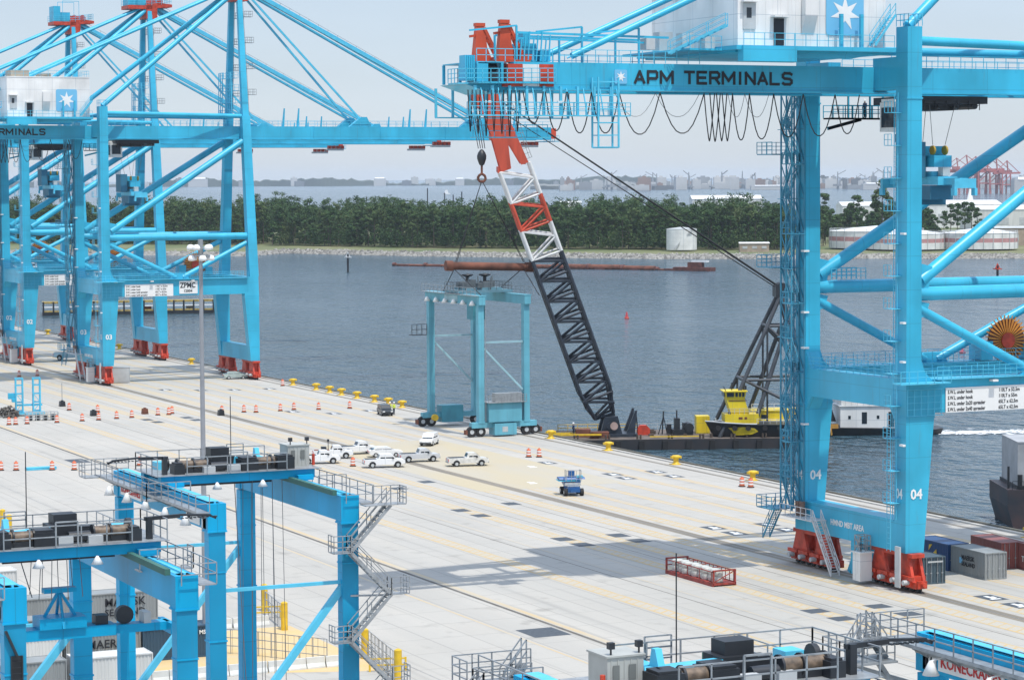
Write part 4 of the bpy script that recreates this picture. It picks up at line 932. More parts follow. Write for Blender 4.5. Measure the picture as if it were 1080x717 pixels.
for i, p in enumerate(kpx):
    o = make_barrel() if k0 is None else copy_tree(k0)
    if k0 is None: k0 = o
    o.location = gnd(*p)
    if i in (26, 27): o['label'] = 'orange and white traffic barrel of the pair left of the blue boom lift'
    elif i in (28, 29): o['label'] = 'orange and white barrel of the pair at the foot of a yellow bollard'
    elif i == 30: o['label'] = 'orange and white barrel standing alone beside the parked white pickups'
    elif i in (10, 11, 12, 13, 14): o['label'] = 'orange and white barrel in the nearest row, left of the yard crane'
    elif i == 25: o['label'] = 'orange barrel right in front of a yellow bollard at the quay edge'
    elif i in (31, 32): o['label'] = 'orange barrel behind the blue frame tower at the far left'
# weighted sign posts among the barrels
s0 = None
for i, (px, py, lab) in enumerate(((65.6,428.5,'black weighted base with a thin pole standing right of the frame tower'),(98.5,438.5,'dark block on the apron among the orange barrels'),(152.8,436.5,'small brown block beside the barrels in the middle of the row'),(233,438,'dark block at the foot of a barrel right of the lamp mast'))):
    t = thing('weighted_post', lab, 'weight block', gnd(px, py), group='weight blocks among the barrels')
    q = MB(); q.prism([(-.5,0),(.5,0),(.4,.9),(-.4,.9)], -.45, .45, 'y'); q.tube((0,0,.9),(0,0,1.05), .25, 8); q.build('block', DARK if i != 2 else RUST, t)
    if i == 0: MB().tube((0,0,.9),(0,0,4.0), .06, 6).build('pole', GALV, t)

# ---------------------------------------------------------------- vehicles
def wheel(t, x, y, r=.38, m=None):
    w_ = MB().wheel((x,y,r), r, .26, 'y', 16).build('tyre', RUBBER, None)
    e = thing('wheel', None, None); e.parent = t; w_.parent = e
    s = 1 if y > 0 else -1
    MB().wheel((x,y+s*.12,r), r*.58, .06, 'y', 12).build('rim', PALEGREY, e)
def body_prism(q, prof, hw, hw2=None):
    # side profile with slightly tucked edges
    n = len(prof); cx = sum(p[0] for p in prof)/n; cz = sum(p[1] for p in prof)/n
    ins = [(cx+(x-cx)*.985, cz+(z-cz)*.955) for x, z in prof]
    rings = [[(x,-hw,z) for x, z in ins], [(x,-hw+.07,z) for x, z in prof], [(x,hw-.07,z) for x, z in prof], [(x,hw,z) for x, z in ins]]
    vs = [p for r_ in rings for p in r_]; fs = [tuple(range(n-1,-1,-1)), tuple(range(3*n,4*n))]
    for k in range(3):
        for i in range(n): fs.append((k*n+i, k*n+(i+1)%n, (k+1)*n+(i+1)%n, (k+1)*n+i))
    q.add(vs, fs)
def make_pickup(label, paint=CARW, crew=False, load=False, group='white vehicles parked on the apron'):
    t = thing('pickup_truck', label, 'pickup truck', group=group)
    cx = .1 if crew else .45
    q = MB()
    body_prism(q, [(-2.75,.62),(-2.72,1.12),(-2.7,1.15),(1.05,1.18),(2.45,1.08),(2.72,.95),(2.75,.55),(2.3,.42),(-2.4,.45)], .95)
    q.build('body', paint, t)
    cl = -.75 if crew else -.15
    q = MB(); body_prism(q, [(cl-.15,1.15),(cl+.12,1.78),(cl+.3,1.83),(.85,1.82),(1.05,1.76),(1.65,1.17)], .84); cab = q.build('cab', paint, t)
    q = MB()
    for s in (-1, 1):
        y = s*.845
        for a, b, c, d in ((cl+.2,cl+.35,.55,.55),(.63,.63,.98,1.32)) if not crew else ((cl+.15,cl+.3,.05,.05),(.15,.15,.95,1.3)):
            q.add([(a,y,1.24),(b,y*.985,1.72),(c,y*.985,1.72),(d,y,1.24)], [(0,1,2,3)])
    q.add([(1.12,-.74,1.735),(1.12,.74,1.735),(1.60,.78,1.24),(1.60,-.78,1.24)], [(0,1,2,3)]); q.add([(cl-.11,-.7,1.3),(cl-.11,.7,1.3),(cl+.08,.66,1.72),(cl+.08,-.66,1.72)], [(0,1,2,3)])
    q.build('window', GLASS, cab)
    q = MB(); q.box(-2.6,cl-.3,-.78,.78,1.16,1.175); q.build('bed', DARK if not load else RUST, t)
    q = MB(); q.box(2.66,2.78,-.9,.9,.45,.68); q.box(-2.84,-2.72,-.88,.88,.5,.66); q.build('bumper', GALV, t)
    q = MB(); q.box(2.68,2.765,-.5,.5,.72,.98); q.build('grille', DARK, t)
    for s in (-1, 1):
        MB().box(2.62,2.755,s*.7-.15,s*.7+.15,.76,.96).build('headlight', SIGNW, t); MB().box(-2.765,-2.7,s*.84-.08,s*.84+.08,.72,1.02).build('tail_light', REDINK, t)
        MB().box(1.0,1.2,s*.98-.1,s*.98+.1,1.2,1.38).build('mirror', DARK, t)
        for x in (1.75, -1.65):
            q = MB(); q.prism([(x+.47*math.cos(k*math.pi/8), .42+.47*math.sin(k*math.pi/8)) for k in range(9)], s*.965-.012, s*.965+.012, 'y'); q.build('wheel_arch', DARK, t)
            wheel(t, x, s*.86)
    if load:
        MB().box(-1.6,-.9,-.6,.6,1.18,1.6).build('tool_box', DARK, t)
        q = MB(); q.tube((-.6,.3,1.2),(-.6,.3,2.3), .05, 6); q.box(-.75,-.45,.15,.45,2.25,2.6); q.build('warning_light', DARK, t)
    return t
def make_car(label, paint, suv=False, group='white vehicles parked on the apron', cat='car'):
    t = thing('parked_car', label, cat, group=group)
    h = 1.72 if suv else 1.45
    q = MB(); body_prism(q, [(-2.3,.55),(-2.32,.9),(-2.2,1.02),(1.0,1.02),(2.1,.88),(2.32,.72),(2.33,.5),(2.0,.32),(-2.0,.34)], .9); q.build('body', paint, t)
    q = MB()
    if suv: body_prism(q, [(-2.2,1.0),(-2.0,h-.08),(-1.8,h),(.3,h),(.55,h-.06),(1.2,1.01)], .8)
    else: body_prism(q, [(-1.95,1.0),(-1.2,h-.05),(-.9,h),(.2,h),(.4,h-.05),(1.25,1.01)], .8)
    cb = q.build('cab', paint, t)
    q = MB()
    for s in (-1, 1):
        y = s*.805
        q.add([(-1.5,y,1.06),(-1.12,y*.98,h-.12),(-.5,y*.98,h-.1),(-.5,y,1.06)], [(0,1,2,3)]); q.add([(-.42,y,1.06),(-.42,y*.98,h-.1),(.3,y*.98,h-.12),(.95,y,1.06)], [(0,1,2,3)])
    q.add([(.47,-.7,h-.1),(.47,.7,h-.1),(1.19,.75,1.06),(1.19,-.75,1.06)], [(0,1,2,3)])
    xb = (-2.18,-2.02) if suv else (-1.93,-1.24)
    q.add([(xb[1],-.66,h-.12),(xb[1],.66,h-.12),(xb[0],.7,1.08),(xb[0],-.7,1.08)], [(0,1,2,3)]); q.build('window', GLASS, cb)
    for s in (-1, 1):
        MB().box(2.2,2.35,s*.66-.18,s*.66+.18,.66,.82).build('headlight', SIGNW, t); MB().box(-2.345,-2.26,s*.7-.15,s*.7+.15,.72,.92).build('tail_light', REDINK, t)
        for x in (1.42, -1.38): wheel(t, x, s*.8, .33)
    MB().box(2.28,2.37,-.85,.85,.35,.55).build('bumper', DARK if suv else paint, t)
    return t
def at(px, py): return gnd(px, py)
H_ = R(-14)
p1_ = make_pickup('white pickup nearest the yard crane cabinet, facing right'); place(p1_, at(337,488.5), H_)
c_ = make_pickup('x', CARC); place(c_, at(493,491), R(-12), 'white pickup parked on its own at the right end of the group')
c_ = make_pickup('x', CARS); place(c_, at(442,486.5), R(-10), 'white pickup with an empty bed between the group and the one on its own')
p2_ = make_pickup('white crew cab pickup in front of the sedan, nearest the orange barrel', crew=True); place(p2_, at(405,492.5), H_)
p3_ = make_pickup('white pickup with tools and an upright lamp in its dark bed, behind the nearest pickup', load=True); place(p3_, at(351,483), R(-16))
c_ = copy_tree(p1_); place(c_, at(377,478.5), R(-5), 'white pickup with a dark bed at the back of the group')
cr = make_car('white sedan parked between two white pickups', CARW); place(cr, at(406,481.5), R(-14))
cr = make_car('white sport utility car facing the camera, beside the turquoise crane wheels', CARW, suv=True); place(cr, at(453,469), R(-128))
cr = make_car('dark grey car by the bollards with two workers beside it', CARD, suv=True); place(cr, at(406,437.5), R(-100))
cr = make_car('pale green car at the waterside foot of the near left crane', mat('car_pale_green', (.42,.5,.47), .25), suv=False); place(cr, at(248,399.5), R(-8))
cr = make_pickup('small pale blue truck partly hidden behind the left crane leg', mat('truck_pale_blue', (.35,.52,.62), .35)); place(cr, at(74,380), R(-25)); cr.scale = (1.25,1.25,1.5)

# blue boom lift
t = thing('boom_lift', 'small blue self-propelled boom lift standing alone on the apron', 'boom lift', at(603,521.5), R(-105))
DBLUE = mat('lift_dark_blue', (.012,.10,.30), .4); 
q = MB(); q.box(-1.5,1.5,-.75,.75,.45,1.05); q.box(-1.75,1.75,-.5,.5,.5,.85); q.build('chassis', DBLUE, t)
for x in (-1.15,1.15):
    for y in (-1.0,1.0): w_ = MB().wheel((x,y,.45), .46, .4, 'y', 14).build('wheel', RUBBER, t); MB().wheel((x,y*1.18,.45), .22, .05, 'y', 10).build('rim', PALEGREY, w_)
q = MB(); q.box(-.9,1.0,-.7,.7,1.1,1.35)
for k in range(7): q.box(-1.1+k*.3,-.95+k*.3,-.95,.95,1.2,1.55)
q.build('turntable_cover', PALEGREY, t)
q = MB(); q.box(-1.3,.4,-1.0,-.35,1.35,1.9); q.box(-1.3,.6,.35,1.0,1.35,1.9); q.box(-.8,.2,-.32,.32,1.4,2.9); q.prism([(-1.3,1.9),(.4,1.9),(.2,2.1),(-1.2,2.1)], -1.6, 1.6, 'y'); q.build('tower_boom', DBLUE, t)
q = MB(); q.box(-1.4,.6,-1.7,1.0,1.72,1.8); q.box(-.2,.3,.5,1.3,2.1,2.35); q.build('upper_cover', BLUE2, t)
q = MB(); q.rail([(.3,.9,1.8),(1.4,.9,1.8),(1.4,-.9,1.8),(.3,-.9,1.8)], 1.3, .7, .05, 1); q.build('basket', GALV, t)

# people
def person(label, loc, rz, top, legs, pose=0, scale=1.0):
    t = thing('person', label, 'person', loc, rz)
    V_ = [(0,0,.95),(0,0,1.18),(0,0,1.40),(0,.02,1.52),(0,.03,1.66),(.1,0,.92),(.11,.03,.5),(.11,0,.08),(.11,.14,.04),(-.1,0,.92),(-.12,-.03,.5),(-.12,-.06,.08),(-.12,.08,.04),(.2,0,1.40),(.27,.02,1.12),(.24,.16,.92),(-.2,0,1.40),(-.27,.02,1.12),(-.22,.2,.98)]
    E_ = [(0,1),(1,2),(2,3),(3,4),(0,5),(5,6),(6,7),(7,8),(0,9),(9,10),(10,11),(11,12),(2,13),(13,14),(14,15),(2,16),(16,17),(17,18)]
    RR = [.15,.15,.16,.065,.105,.1,.075,.055,.05,.1,.075,.055,.05,.075,.055,.045,.075,.055,.045]
    me = bpy.data.meshes.new('body'); me.from_pydata(V_, E_, [])
    o = bpy.data.objects.new('body', me); COL.objects.link(o); o.parent = t
    sk = o.modifiers.new('skin', 'SKIN'); me.skin_vertices[0].data[0].use_root = True
    for i, r_ in enumerate(RR): me.skin_vertices[0].data[i].radius = (r_, r_)
    ss = o.modifiers.new('sub', 'SUBSURF'); ss.levels = 1; ss.render_levels = 1
    m = bpy.data.materials.new('worker_clothes'); m.use_nodes = True; n, l = nt(m); b = n['Principled BSDF']; b.inputs['Roughness'].default_value = .8
    tc = n.new('ShaderNodeTexCoord'); sp_ = n.new('ShaderNodeSeparateXYZ'); l.new(tc.outputs['Object'], sp_.inputs[0])
    rp = n.new('ShaderNodeValToRGB'); rp.color_ramp.interpolation = 'CONSTANT'; l.new(sp_.outputs[2], rp.inputs[0])
    mr = n.new('ShaderNodeMath'); mr.operation = 'MULTIPLY'; mr.inputs[1].default_value = .5; l.new(sp_.outputs[2], mr.inputs[0]); l.new(mr.outputs[0], rp.inputs[0])
    e = rp.color_ramp.elements; e[0].position = 0; e[0].color = (.03,.025,.02,1); e[1].position = .06; e[1].color = (*legs,1)
    x = e.new(.475); x.color = (*top,1); x = e.new(.745); x.color = (.45,.27,.18,1)
    l.new(rp.outputs[0], b.inputs['Base Color']); me.materials.append(m)
    MB().lathe((0,.03,1.7), [(.15,0),(.145,.06),(.1,.13),(.01,.155)], 12).build('hard_hat', SIGNW, t)
    t.scale = (scale,)*3; return t
HIV = (.62,.72,.08)
person('person in a bright yellow vest standing beside the dark grey car', at(411.5,437), R(20), HIV, (.06,.07,.10), scale=1.12)
person('person in a yellow vest and dark trousers, right of the other worker by the car', at(415.5,437), R(200), HIV, (.04,.05,.08), scale=1.12)
person('person in dark clothes standing on the boarding platform under the right crane girder', (5.6, 214.0, 44.06), R(100), (.05,.07,.12), (.03,.04,.06))
person('person in dark clothes standing on the deck at the left end of the crane barge', gnd(605,459.5,-1.1), R(90), (.03,.05,.12), (.03,.04,.07), scale=1.12)

# ---------------------------------------------------------------- containers
def make_container(label, m, L=6.06, H=2.6, group=None, logo=None, lc=INK, door='x-', name='shipping_container'):
    # long axis = local y
    t = thing(name, label, 'shipping container', group=group)
    q = MB(); w2 = 1.219
    n = int(L/.28); prof = []
    for k in range(n):
        a = -L/2+.12+(L-.24)*k/n; s = (L-.24)/n
        prof += [(a,0),(a+s*.3,0),(a+s*.5,.045),(a+s*.8,.045)]
    prof.append((L/2-.12,0))
    for s in (-1, 1):
        vs = []; 
        for y, d in prof: vs += [(s*(w2-.05+(-d)),y,.16),(s*(w2-.05-d),y,H-.1)]
        q.add(vs, [(2*i,2*i+2,2*i+3,2*i+1) for i in range(len(prof)-1)])
    for s in (-1, 1):
        y = s*(L/2-.05); nn = 8; vs = []
        for k in range(nn):
            a = -w2+.1+(2*w2-.2)*k/nn; w_ = (2*w2-.2)/nn
            for x, d in ((a,0),(a+w_*.35,0),(a+w_*.55,.04),(a+w_*.85,.04)): vs += [(x,y-s*d,.16),(x,y-s*d,H-.1)]
        vs += [(w2-.1,y,.16),(w2-.1,y,H-.1)]
        q.add(vs, [(2*i,2*i+2,2*i+3,2*i+1) for i in range(len(vs)//2-1)])
    q.box(-w2+.03,w2-.03,-L/2+.05,L/2-.05,H-.1,H-.04); q.box(-w2+.05,w2-.05,-L/2+.06,L/2-.06,.12,.16)
    b = q.build('panels', m, t)
    f = MB()
    for s in (-1, 1):
        for e in (-1, 1): f.box(s*w2-.06 if s > 0 else -w2, w2 if s > 0 else -w2+.06+.0, e*(L/2)-.09 if e > 0 else -L/2, L/2 if e > 0 else -L/2+.09, .0, H)
        f.box(s*w2-.07 if s > 0 else -w2-.004, w2+.004 if s > 0 else -w2+.07, -L/2+.08, L/2-.08, H-.11, H-.005); f.box(s*w2-.07 if s > 0 else -w2-.004, w2+.004 if s > 0 else -w2+.07, -L/2+.08, L/2-.08, .01, .17)
    for e in (-1, 1):
        y0, y1 = (L/2-.08, L/2+.004) if e > 0 else (-L/2-.004, -L/2+.08)
        f.box(-w2+.05,w2-.05,y0,y1,H-.12,H-.006); f.box(-w2+.05,w2-.05,y0,y1,.012,.16)
    f.build('frame', m, t)
    d = MB()
    for x in (-.85,-.35,.35,.85): d.tube((x,-L/2-.04,.1),(x,-L/2-.04,H-.08), .03, 6); d.box(x-.09,x+.09,-L/2-.06,-L/2-.02,1.0,1.1)
    d.build('door_bar', GALV, t)
    if logo:
        for s_, r_ in ((-1,(0,-1,0)),(1,(0,1,0))):
            for i, (tx, sz, z, off) in enumerate(logo): text('writing', tx, sz, lc, face_mtx((s_*(w2+.012), (L/2-off)*(1 if s_ < 0 else -1), z), r_), t, bold=.012)
    return t
CG = 'shipping containers on the quay at the right'
c = make_container('grey container with MAERSK SEALAND lettering, in front of the dark blue one', GREYC, group=CG, logo=[('MAERSK',.62,1.5,1.9),('SEALAND',.56,.9,1.9)]); place(c, (11.6,203.0,0), R(-3))
q = MB(); q.box(-1.235,-1.228,.95,1.5,1.1,1.65); q.build('emblem', EMBL, c)
c = make_container('dark blue container behind the crane leg, with a yellow mark', BLUEC, group=CG); place(c, (11.7,209.4,0), R(-2))
q = MB(); q.add([(-1.24,-1.0,1.9),(-1.24,-.1,1.2),(-1.24,-1.2,.9)], [(0,1,2)]); q.add([(-1.24,.4,1.6),(-1.24,-.3,2.3),(-1.24,.3,2.2)], [(0,1,2)]); q.build('yellow_mark', YEL, c)
c = make_container('slate coloured container end on, right beside the red crane wheels', SLATE, group=CG); place(c, (4.9,203.4,0), R(-4)); MB().box(-.7,.9,-3.1,-3.085,2.05,2.2).build('plate', PALEGREY, c)
c = make_container('faded red container behind the grey one', REDC, group=CG); place(c, (17.2,207.9,0), R(-6))
c = make_container('faded red container at the right edge of the photo, nearest of the two red ones', REDC, group=CG, logo=[('TEX',.8,.8,1.0)], lc=SIGNW); place(c, (18.4,201.9,0), R(-6))
# stacks behind the lower left yard cranes: long axis lies across the quay
YG = 'containers in the yard stacks at the lower left'
def ystack(x, y, z, m, L, lab, logo=None, lc=INK): c = make_container(lab, m, L, 2.6, YG, logo, lc); place(c, (x, y, z), R(-90)); return c
ML = [('MAERSK',1.0,1.45,1.2),('SEALAND',.85,.6,1.2)]
M2 = [('MAERSK',1.1,.8,2.6)]
ML2 = [('MAERSK',.95,1.4,1.7),('SEALAND',.8,.55,1.7)]
ystack(-76.95, 197.2, 0, GREYC, 6.06, 'grey container with MAERSK SEALAND lettering, left of the dark slate one', ML2)
c = ystack(-70.7, 197.2, 0, mat('container_dark_slate_blue', (.035,.085,.14), .5, dirt=.15, scale=.5, streak=True), 6.06, 'dark slate blue container between the blue yard crane legs', [('MSC',.45,1.9,4.7)], SIGNW)
ystack(-86.4, 197.2, 0, WHITEC, 12.19, 'long white container behind the left yard crane leg, under a shorter one')
ystack(-86.5, 197.2, 2.62, WHITEC, 6.06, 'short white container on top of the long white one at the left')
M2 = [('MAERSK',1.25,.8,4.2)]
c = ystack(-88.6, 187.6, 0, GREYC, 12.19, 'grey container with large MAERSK lettering at the lower left corner', M2)
q = MB(); q.box(1.228,1.236,-3.9,-2.6,.7,2.0); q.build('emblem', EMBL, c)
ystack(-78.9, 187.4, 0, WHITEC, 6.06, 'white container in front of the MAERSK SEALAND one, at the bottom edge')
ystack(-72.8, 216.0, 0, GREYC, 12.19, 'grey container with SEALAND lettering, farthest back behind the crane legs', [('MAERSK',1.0,1.45,7.4),('SEALAND',.85,.6,7.4)])
ystack(-85.2, 216.0, 0, WHITEC, 12.19, 'white container in the back row, left of the SEALAND one')
ystack(-85.2, 216.0, 2.62, WHITEC, 12.19, 'white container on top in the back row, above the plain white one')
ystack(-84.0, 205.6, 0, GREYC, 12.19, 'plain grey container in the middle row behind the left crane leg')
ystack(-82.0, 236.0, 0, WHITEC, 12.19, 'white container far back, seen under the spreader of the left crane')
ystack(-82.0, 236.0, 2.62, GREYC, 12.19, 'grey container on the far back white one, under the left crane trolley')

# barriers, posts and fences round the loading pad
b0 = None
for i in range(17):
    x = -75+i*1.6 if i < 10 else -70+(i-10)*1.7; y = 187.6+(i%3)*.05 if i < 10 else 207.6
    if b0 is None:
        b0 = MB().prism([(-.32,0),(.32,0),(.3,.12),(.14,.4),(.1,.85),(-.1,.85),(-.14,.4),(-.3,.12)], -.76, .76, 'y').build('concrete_barrier', mat('barrier_white', (.66,.66,.62), .7)); tag(b0, 'white concrete barrier in the line round the yellow loading pad', 'concrete barrier', 'white concrete barriers round the loading pad'); o = b0
    else: o = b0.copy(); COL.objects.link(o)
    o.location = (x, y, .01); o.rotation_euler = (0,0,R(90))
p0_ = None
for i, (px, py) in enumerate(((279,644),(300,664),(385,694),(420,717),(3,560),(10,566))):
    c = gnd(px, py)
    labs = ('yellow post at the back corner of the fenced pad', 'yellow post in front of the fence behind the hoist ropes', 'yellow post hidden partly by the zigzag stair leg', 'yellow post right of the zigzag stair at the bottom', 'yellow post at the left edge of the photo', 'yellow post beside the one at the left edge')
    if p0_ is None:
        p0_ = MB().tube((0,0,0),(0,0,2.35), .3, 12).tube((0,0,2.35),(0,0,2.45), .3, 12, .12).build('guard_post', YEL); o = p0_
    else: o = p0_.copy(); COL.objects.link(o)
    tag(o, labs[i], 'guard post', 'yellow guard posts'); o.location = c
for i, (a, b, lab) in enumerate((((280,647),(300,664),'short galvanised fence between two yellow posts behind the hoist ropes'), ((388,690),(420,717),'short galvanised fence right of the zigzag stair leg'), ((170,686),(262,690),'long galvanised fence in front of the dark containers'), ((258,690),(345,700),'galvanised fence along the near side of the yellow pad'))):
    t = thing('mesh_fence', lab, 'fence', group='galvanised fences in the yard'); A_, B_ = gnd(*a), gnd(*b); q = MB(); q.rail([A_, B_], 2.0, 1.4, .06, 2); q.build('fence_frame', GALV, t)
    q = MB(); n = 14
    for k in range(n): p_ = A_.lerp(B_, (k+.5)/n); q.line(p_, p_+V(0,0,2), .02)
    q.build('fence_wire', WIRE, t)
t = thing('yellow_barrier', 'yellow swing barrier in front of the fence behind the hoist ropes', 'barrier', group='yellow swing barriers'); A_, B_ = gnd(262,652), gnd(296,651); q = MB()
for z in (.5,1.0): q.beam(A_+V(0,0,z), B_+V(0,0,z), .1, .12)
q.build('bar', YEL, t); q = MB(); q.line(A_, A_+V(0,0,1.1), .12); q.line(B_, B_+V(0,0,1.1), .12); q.build('post', YEL, t)
t = copy_tree(t); t.location = gnd(390,708)-A_; t['label'] = 'yellow swing barrier right of the zigzag stair leg'

# red flat rack with white cargo
t = thing('flat_rack', 'red open flat rack loaded with pale drums, left of the red crane wheels', 'flat rack', (-13.5, 212.9, 0), R(0))
q = MB(); L = 9.4
q.box(-1.22,1.22,-L/2,L/2,.12,.3); q.box(-1.26,-1.16,-L/2,L/2,.0,.36); q.box(1.16,1.26,-L/2,L/2,0,.36)
for e in (-1, 1):
    y = e*(L/2-.08)
    for x in (-1.16,1.16): q.box(x-.08,x+.08,y-.08,y+.08,.36,1.5)
    q.box(-1.24,1.24,y-.07,y+.07,1.42,1.56); q.beam((-1.1,y,.4),(1.1,y,1.4), .08, .08) if e < 0 else q.box(-1.1,1.1,y-.03,y+.03,.8,.9)
for x in (-1.2, 1.2): q.line((x,-L/2,1.38),(x,L/2,1.38), .08)
for k in range(12):
    y = -L/2+.4+k*.78; q.line((1.2,y,.36),(1.2,y,1.38), .06)
    if k % 3 == 0: q.line((-1.2,y,1.38),(1.2,y,1.38), .06); q.line((-1.2,y,.36),(-1.2,y,1.38), .06)
q.build('rack_frame', mat('rack_red', (.36,.05,.035), .6, dirt=.25, scale=1.5), t)
k0_ = None
for k in range(9):
    if k0_ is None:
        k0_ = MB().lathe((0,0,.3), [(.02,0),(.52,0),(.55,.05),(.55,.5),(.5,.56),(.55,.62),(.55,1.05),(.46,1.13),(.02,1.15)], 14).build('cargo_drum', mat('drum_pale', (.58,.58,.53), .6, dirt=.2, scale=2)); o = k0_
    else: o = k0_.copy(); COL.objects.link(o)
    tag(o, 'pale round drum lying in the row inside the red flat rack', 'drum', 'pale drums inside the red flat rack'); o.location = (-13.5-.35+(k%2)*.2, 212.9-3.9+k*.97, .02)

# blue frame tower with scrap at the far left
t = thing('frame_tower', 'light blue steel frame tower standing on the apron at the far left', 'frame tower', gnd(33,438), R(-10))
for x in (-1.9, .9):
    q = MB()
    for dx in (-.55,.55):
        for y in (-.8,.8): q.beam((x+dx,y,.6),(x+dx,y,6.2), .2, .2)
    for z in (.8,2.2,3.6,5.0,6.1):
        for y in (-.8,.8): q.line((x-.55,y,z),(x+.55,y,z), .12)
        for dx in (-.55,.55): q.line((x+dx,-.8,z),(x+dx,.8,z), .12)
    q.line((x-.55,-.8,.8),(x+.55,-.8,2.2), .1); q.line((x+.55,-.8,2.2),(x-.55,-.8,3.6), .1); q.build('upright', BLUE2, t)
q = MB(); q.box(-3.0,2.2,-1.1,1.1,.3,.6); q.box(-2.6,1.8,-.2,.2,1.6,1.9); q.build('base_frame', BLUE2, t)
q = MB(); q.box(-3.7,-2.4,-.6,.6,2.8,3.7); q.box(-3.1,-2.5,-.9,.9,2.3,2.8); q.build('winch_box', BLUE, t)
t = thing('scrap_heap', 'grey brown heap of scrap cable left of the blue frame tower', 'scrap heap', gnd(9,440))
q = MB()
for k in range(60):
    a = rnd.uniform(0,6.28); r_ = rnd.uniform(0,2.2); z = rnd.uniform(.1, 2.1*(1-r_/2.6)); p_ = V(r_*math.cos(a), r_*math.sin(a), z); d = V(rnd.uniform(-1,1), rnd.uniform(-1,1), rnd.uniform(-.5,.5)); q.tube(p_, p_+d, rnd.uniform(.08,.22), 6)
q.build('cable_scrap', mat('scrap_brown', (.17,.15,.13), .8, dirt=.3, scale=2), t)
t = thing('steel_cage', 'low grey steel cage on the apron in front of the blue frame tower', 'steel cage', gnd(44,443), R(-12))
q = MB(); q.rail([(-2.6,-.8,0),(2.6,-.8,0),(2.6,.8,0),(-2.6,.8,0)], 1.3, .55, .09, 2, True); q.build('cage_frame', PALEGREY, t)
q = MB()
for k in range(4): q.box(-2.2+k*1.2,-1.4+k*1.2,-.6,.6,.05,.8+.15*(k%2))
q.build('load', DARK, t)
MB_ = MB(); MB_.box(-2.0,2.0,-.6,.6,.02,.35); MB_.box(-2.0,2.0,-.62,.62,.28,.3); tag(MB_.build('steel_beam', BLUE2), 'light blue steel beam lying on the apron between the near barrels', 'steel beam').location = gnd(43,495)
bx_ = MB().box(-2.2,2.2,-1.0,1.0,.1,2.9).box(-2.25,2.25,-1.05,1.05,2.9,3.0).box(-2.1,2.1,-1.02,-1.0,.3,2.7).box(-2.2,-1.9,-1,1,0,.1).box(1.9,2.2,-1,1,0,.1).build('grey_skip', PALEGREY); tag(bx_, 'pale grey steel box standing right of the near left crane wheels', 'steel box'); bx_.location = gnd(124.5,403.5); bx_.rotation_euler = (0,0,R(-20))

# ---------------------------------------------------------------- turquoise rubber tyred gantry on the quay
t = thing('tyre_gantry', 'faded turquoise rubber tyred gantry crane at the quay edge, slung from the floating crane', 'gantry crane', (23.2, 345.6, 0))
XW, YW, ZT = 7.45, 18.6, 20.9
for x in (0, XW):
    for y in (0, YW): q = MB(); q.box(x-.45,x+.45,y-.5,y+.5,2.0,19.6); q.box(x-.52,x+.52,y-.56,y+.56,2.0,2.3); q.build('leg', RTGB, t)
    q = MB(); q.box(x-.5,x+.5,-.9,YW+.9,19.6,20.9); q.box(x-.6,x+.6,-.95,YW+.95,20.9,21.0); q.build('girder', RTGB, t)
for y in (0, YW):
    q = MB(); q.box(-1.6,XW+1.6,y-.5,y+.5,1.35,2.15); q.build('sill_beam', RTGB, t)
    q = MB(); q.beam((.5,y,14.0),(XW-.5,y,14.0), .28, .28); q.beam((.5,y,13.2),(XW-.5,y,6.8), .28, .28); q.build('brace', mat('faded_pale', (.32,.52,.58), .5), t)
    for x in (-1.5,-.05,XW+.0,XW+1.5):
        w_ = MB().wheel((x,y,.78), .78, .62, 'x' if False else 'y', 16).build('wheel', RUBBER, t); MB().wheel((x,y-.3,.78), .34, .06, 'y', 12).build('rim', PALEGREY, w_)
    q = MB()
    for x in (-2.4, XW+2.4): MB().box(x-.14,x+.14,y-.4,y+.4,.4,1.1).build('wheel_guard', RUST, t)
q = MB(); q.box(.9,6.3,-1.1,1.1,2.2,5.0); q.build('engine_house', RTGB, t)
q = MB(); q.box(1.8,5.3,-1.3,.9,.25,1.95); q.box(1.75,5.35,-1.31,-1.29,.4,1.8); q.build('fuel_tank', RTGB, t)
q = MB(); q.box(3.0,3.9,-1.33,-1.315,.7,1.5); q.build('plate', PALEGREY, t)
q = MB(); q.box(.7,6.9,-1.5,1.3,5.05,5.15); q.rail([(.7,-1.5,5.15),(6.9,-1.5,5.15)], 1.1, .5, .06, 2); q.box(2.2,6.6,-.6,.6,5.15,6.4); q.build('engine_platform', GALV, t)
q = MB(); q.box(1.4,5.0,YW-1,YW+1,.6,3.2); q.build('electrical_house', mat('dull_turquoise', (.06,.30,.38), .5), t)
q = MB(); q.tube((-.2,YW-2.2,1.5),(-.2,YW-1.6,1.5), .5, 14); q.build('cable_drum', YEL, t)
for k in range(6):
    q = MB(); y = .6+k*3.4; q.lathe((-1.0,y,19.6), [(.1,.6),(.2,.5),(.5,-.1),(.45,-.1)], 10); q.build('flood_lamp', SIGNW, t)
q = MB(); q.box(-.53,-.505,7,12,19.8,20.7); q.build('plate_band', mat('faded_pale', (.32,.52,.58)), t)
q = MB(); q.rail([(-1.1,-.8,21),(-1.1,YW+.8,21)], 1.1, 1.5, .06, 1); q.rail([(XW+1,-.8,21),(XW+1,YW+.8,21)], 1.1, 1.5, .06, 1); q.box(-1.2,-.6,-1,YW+1,20.92,20.99); q.build('walkway', GALV, t)
q = MB(); q.box(-.8,XW+.8,6.2,11.6,21.1,21.5); q.box(.5,XW-.6,7,10.5,21.5,21.8); tr = q.build('trolley', mat('trolley_grey_blue', (.13,.27,.33), .5), t)
q = MB()
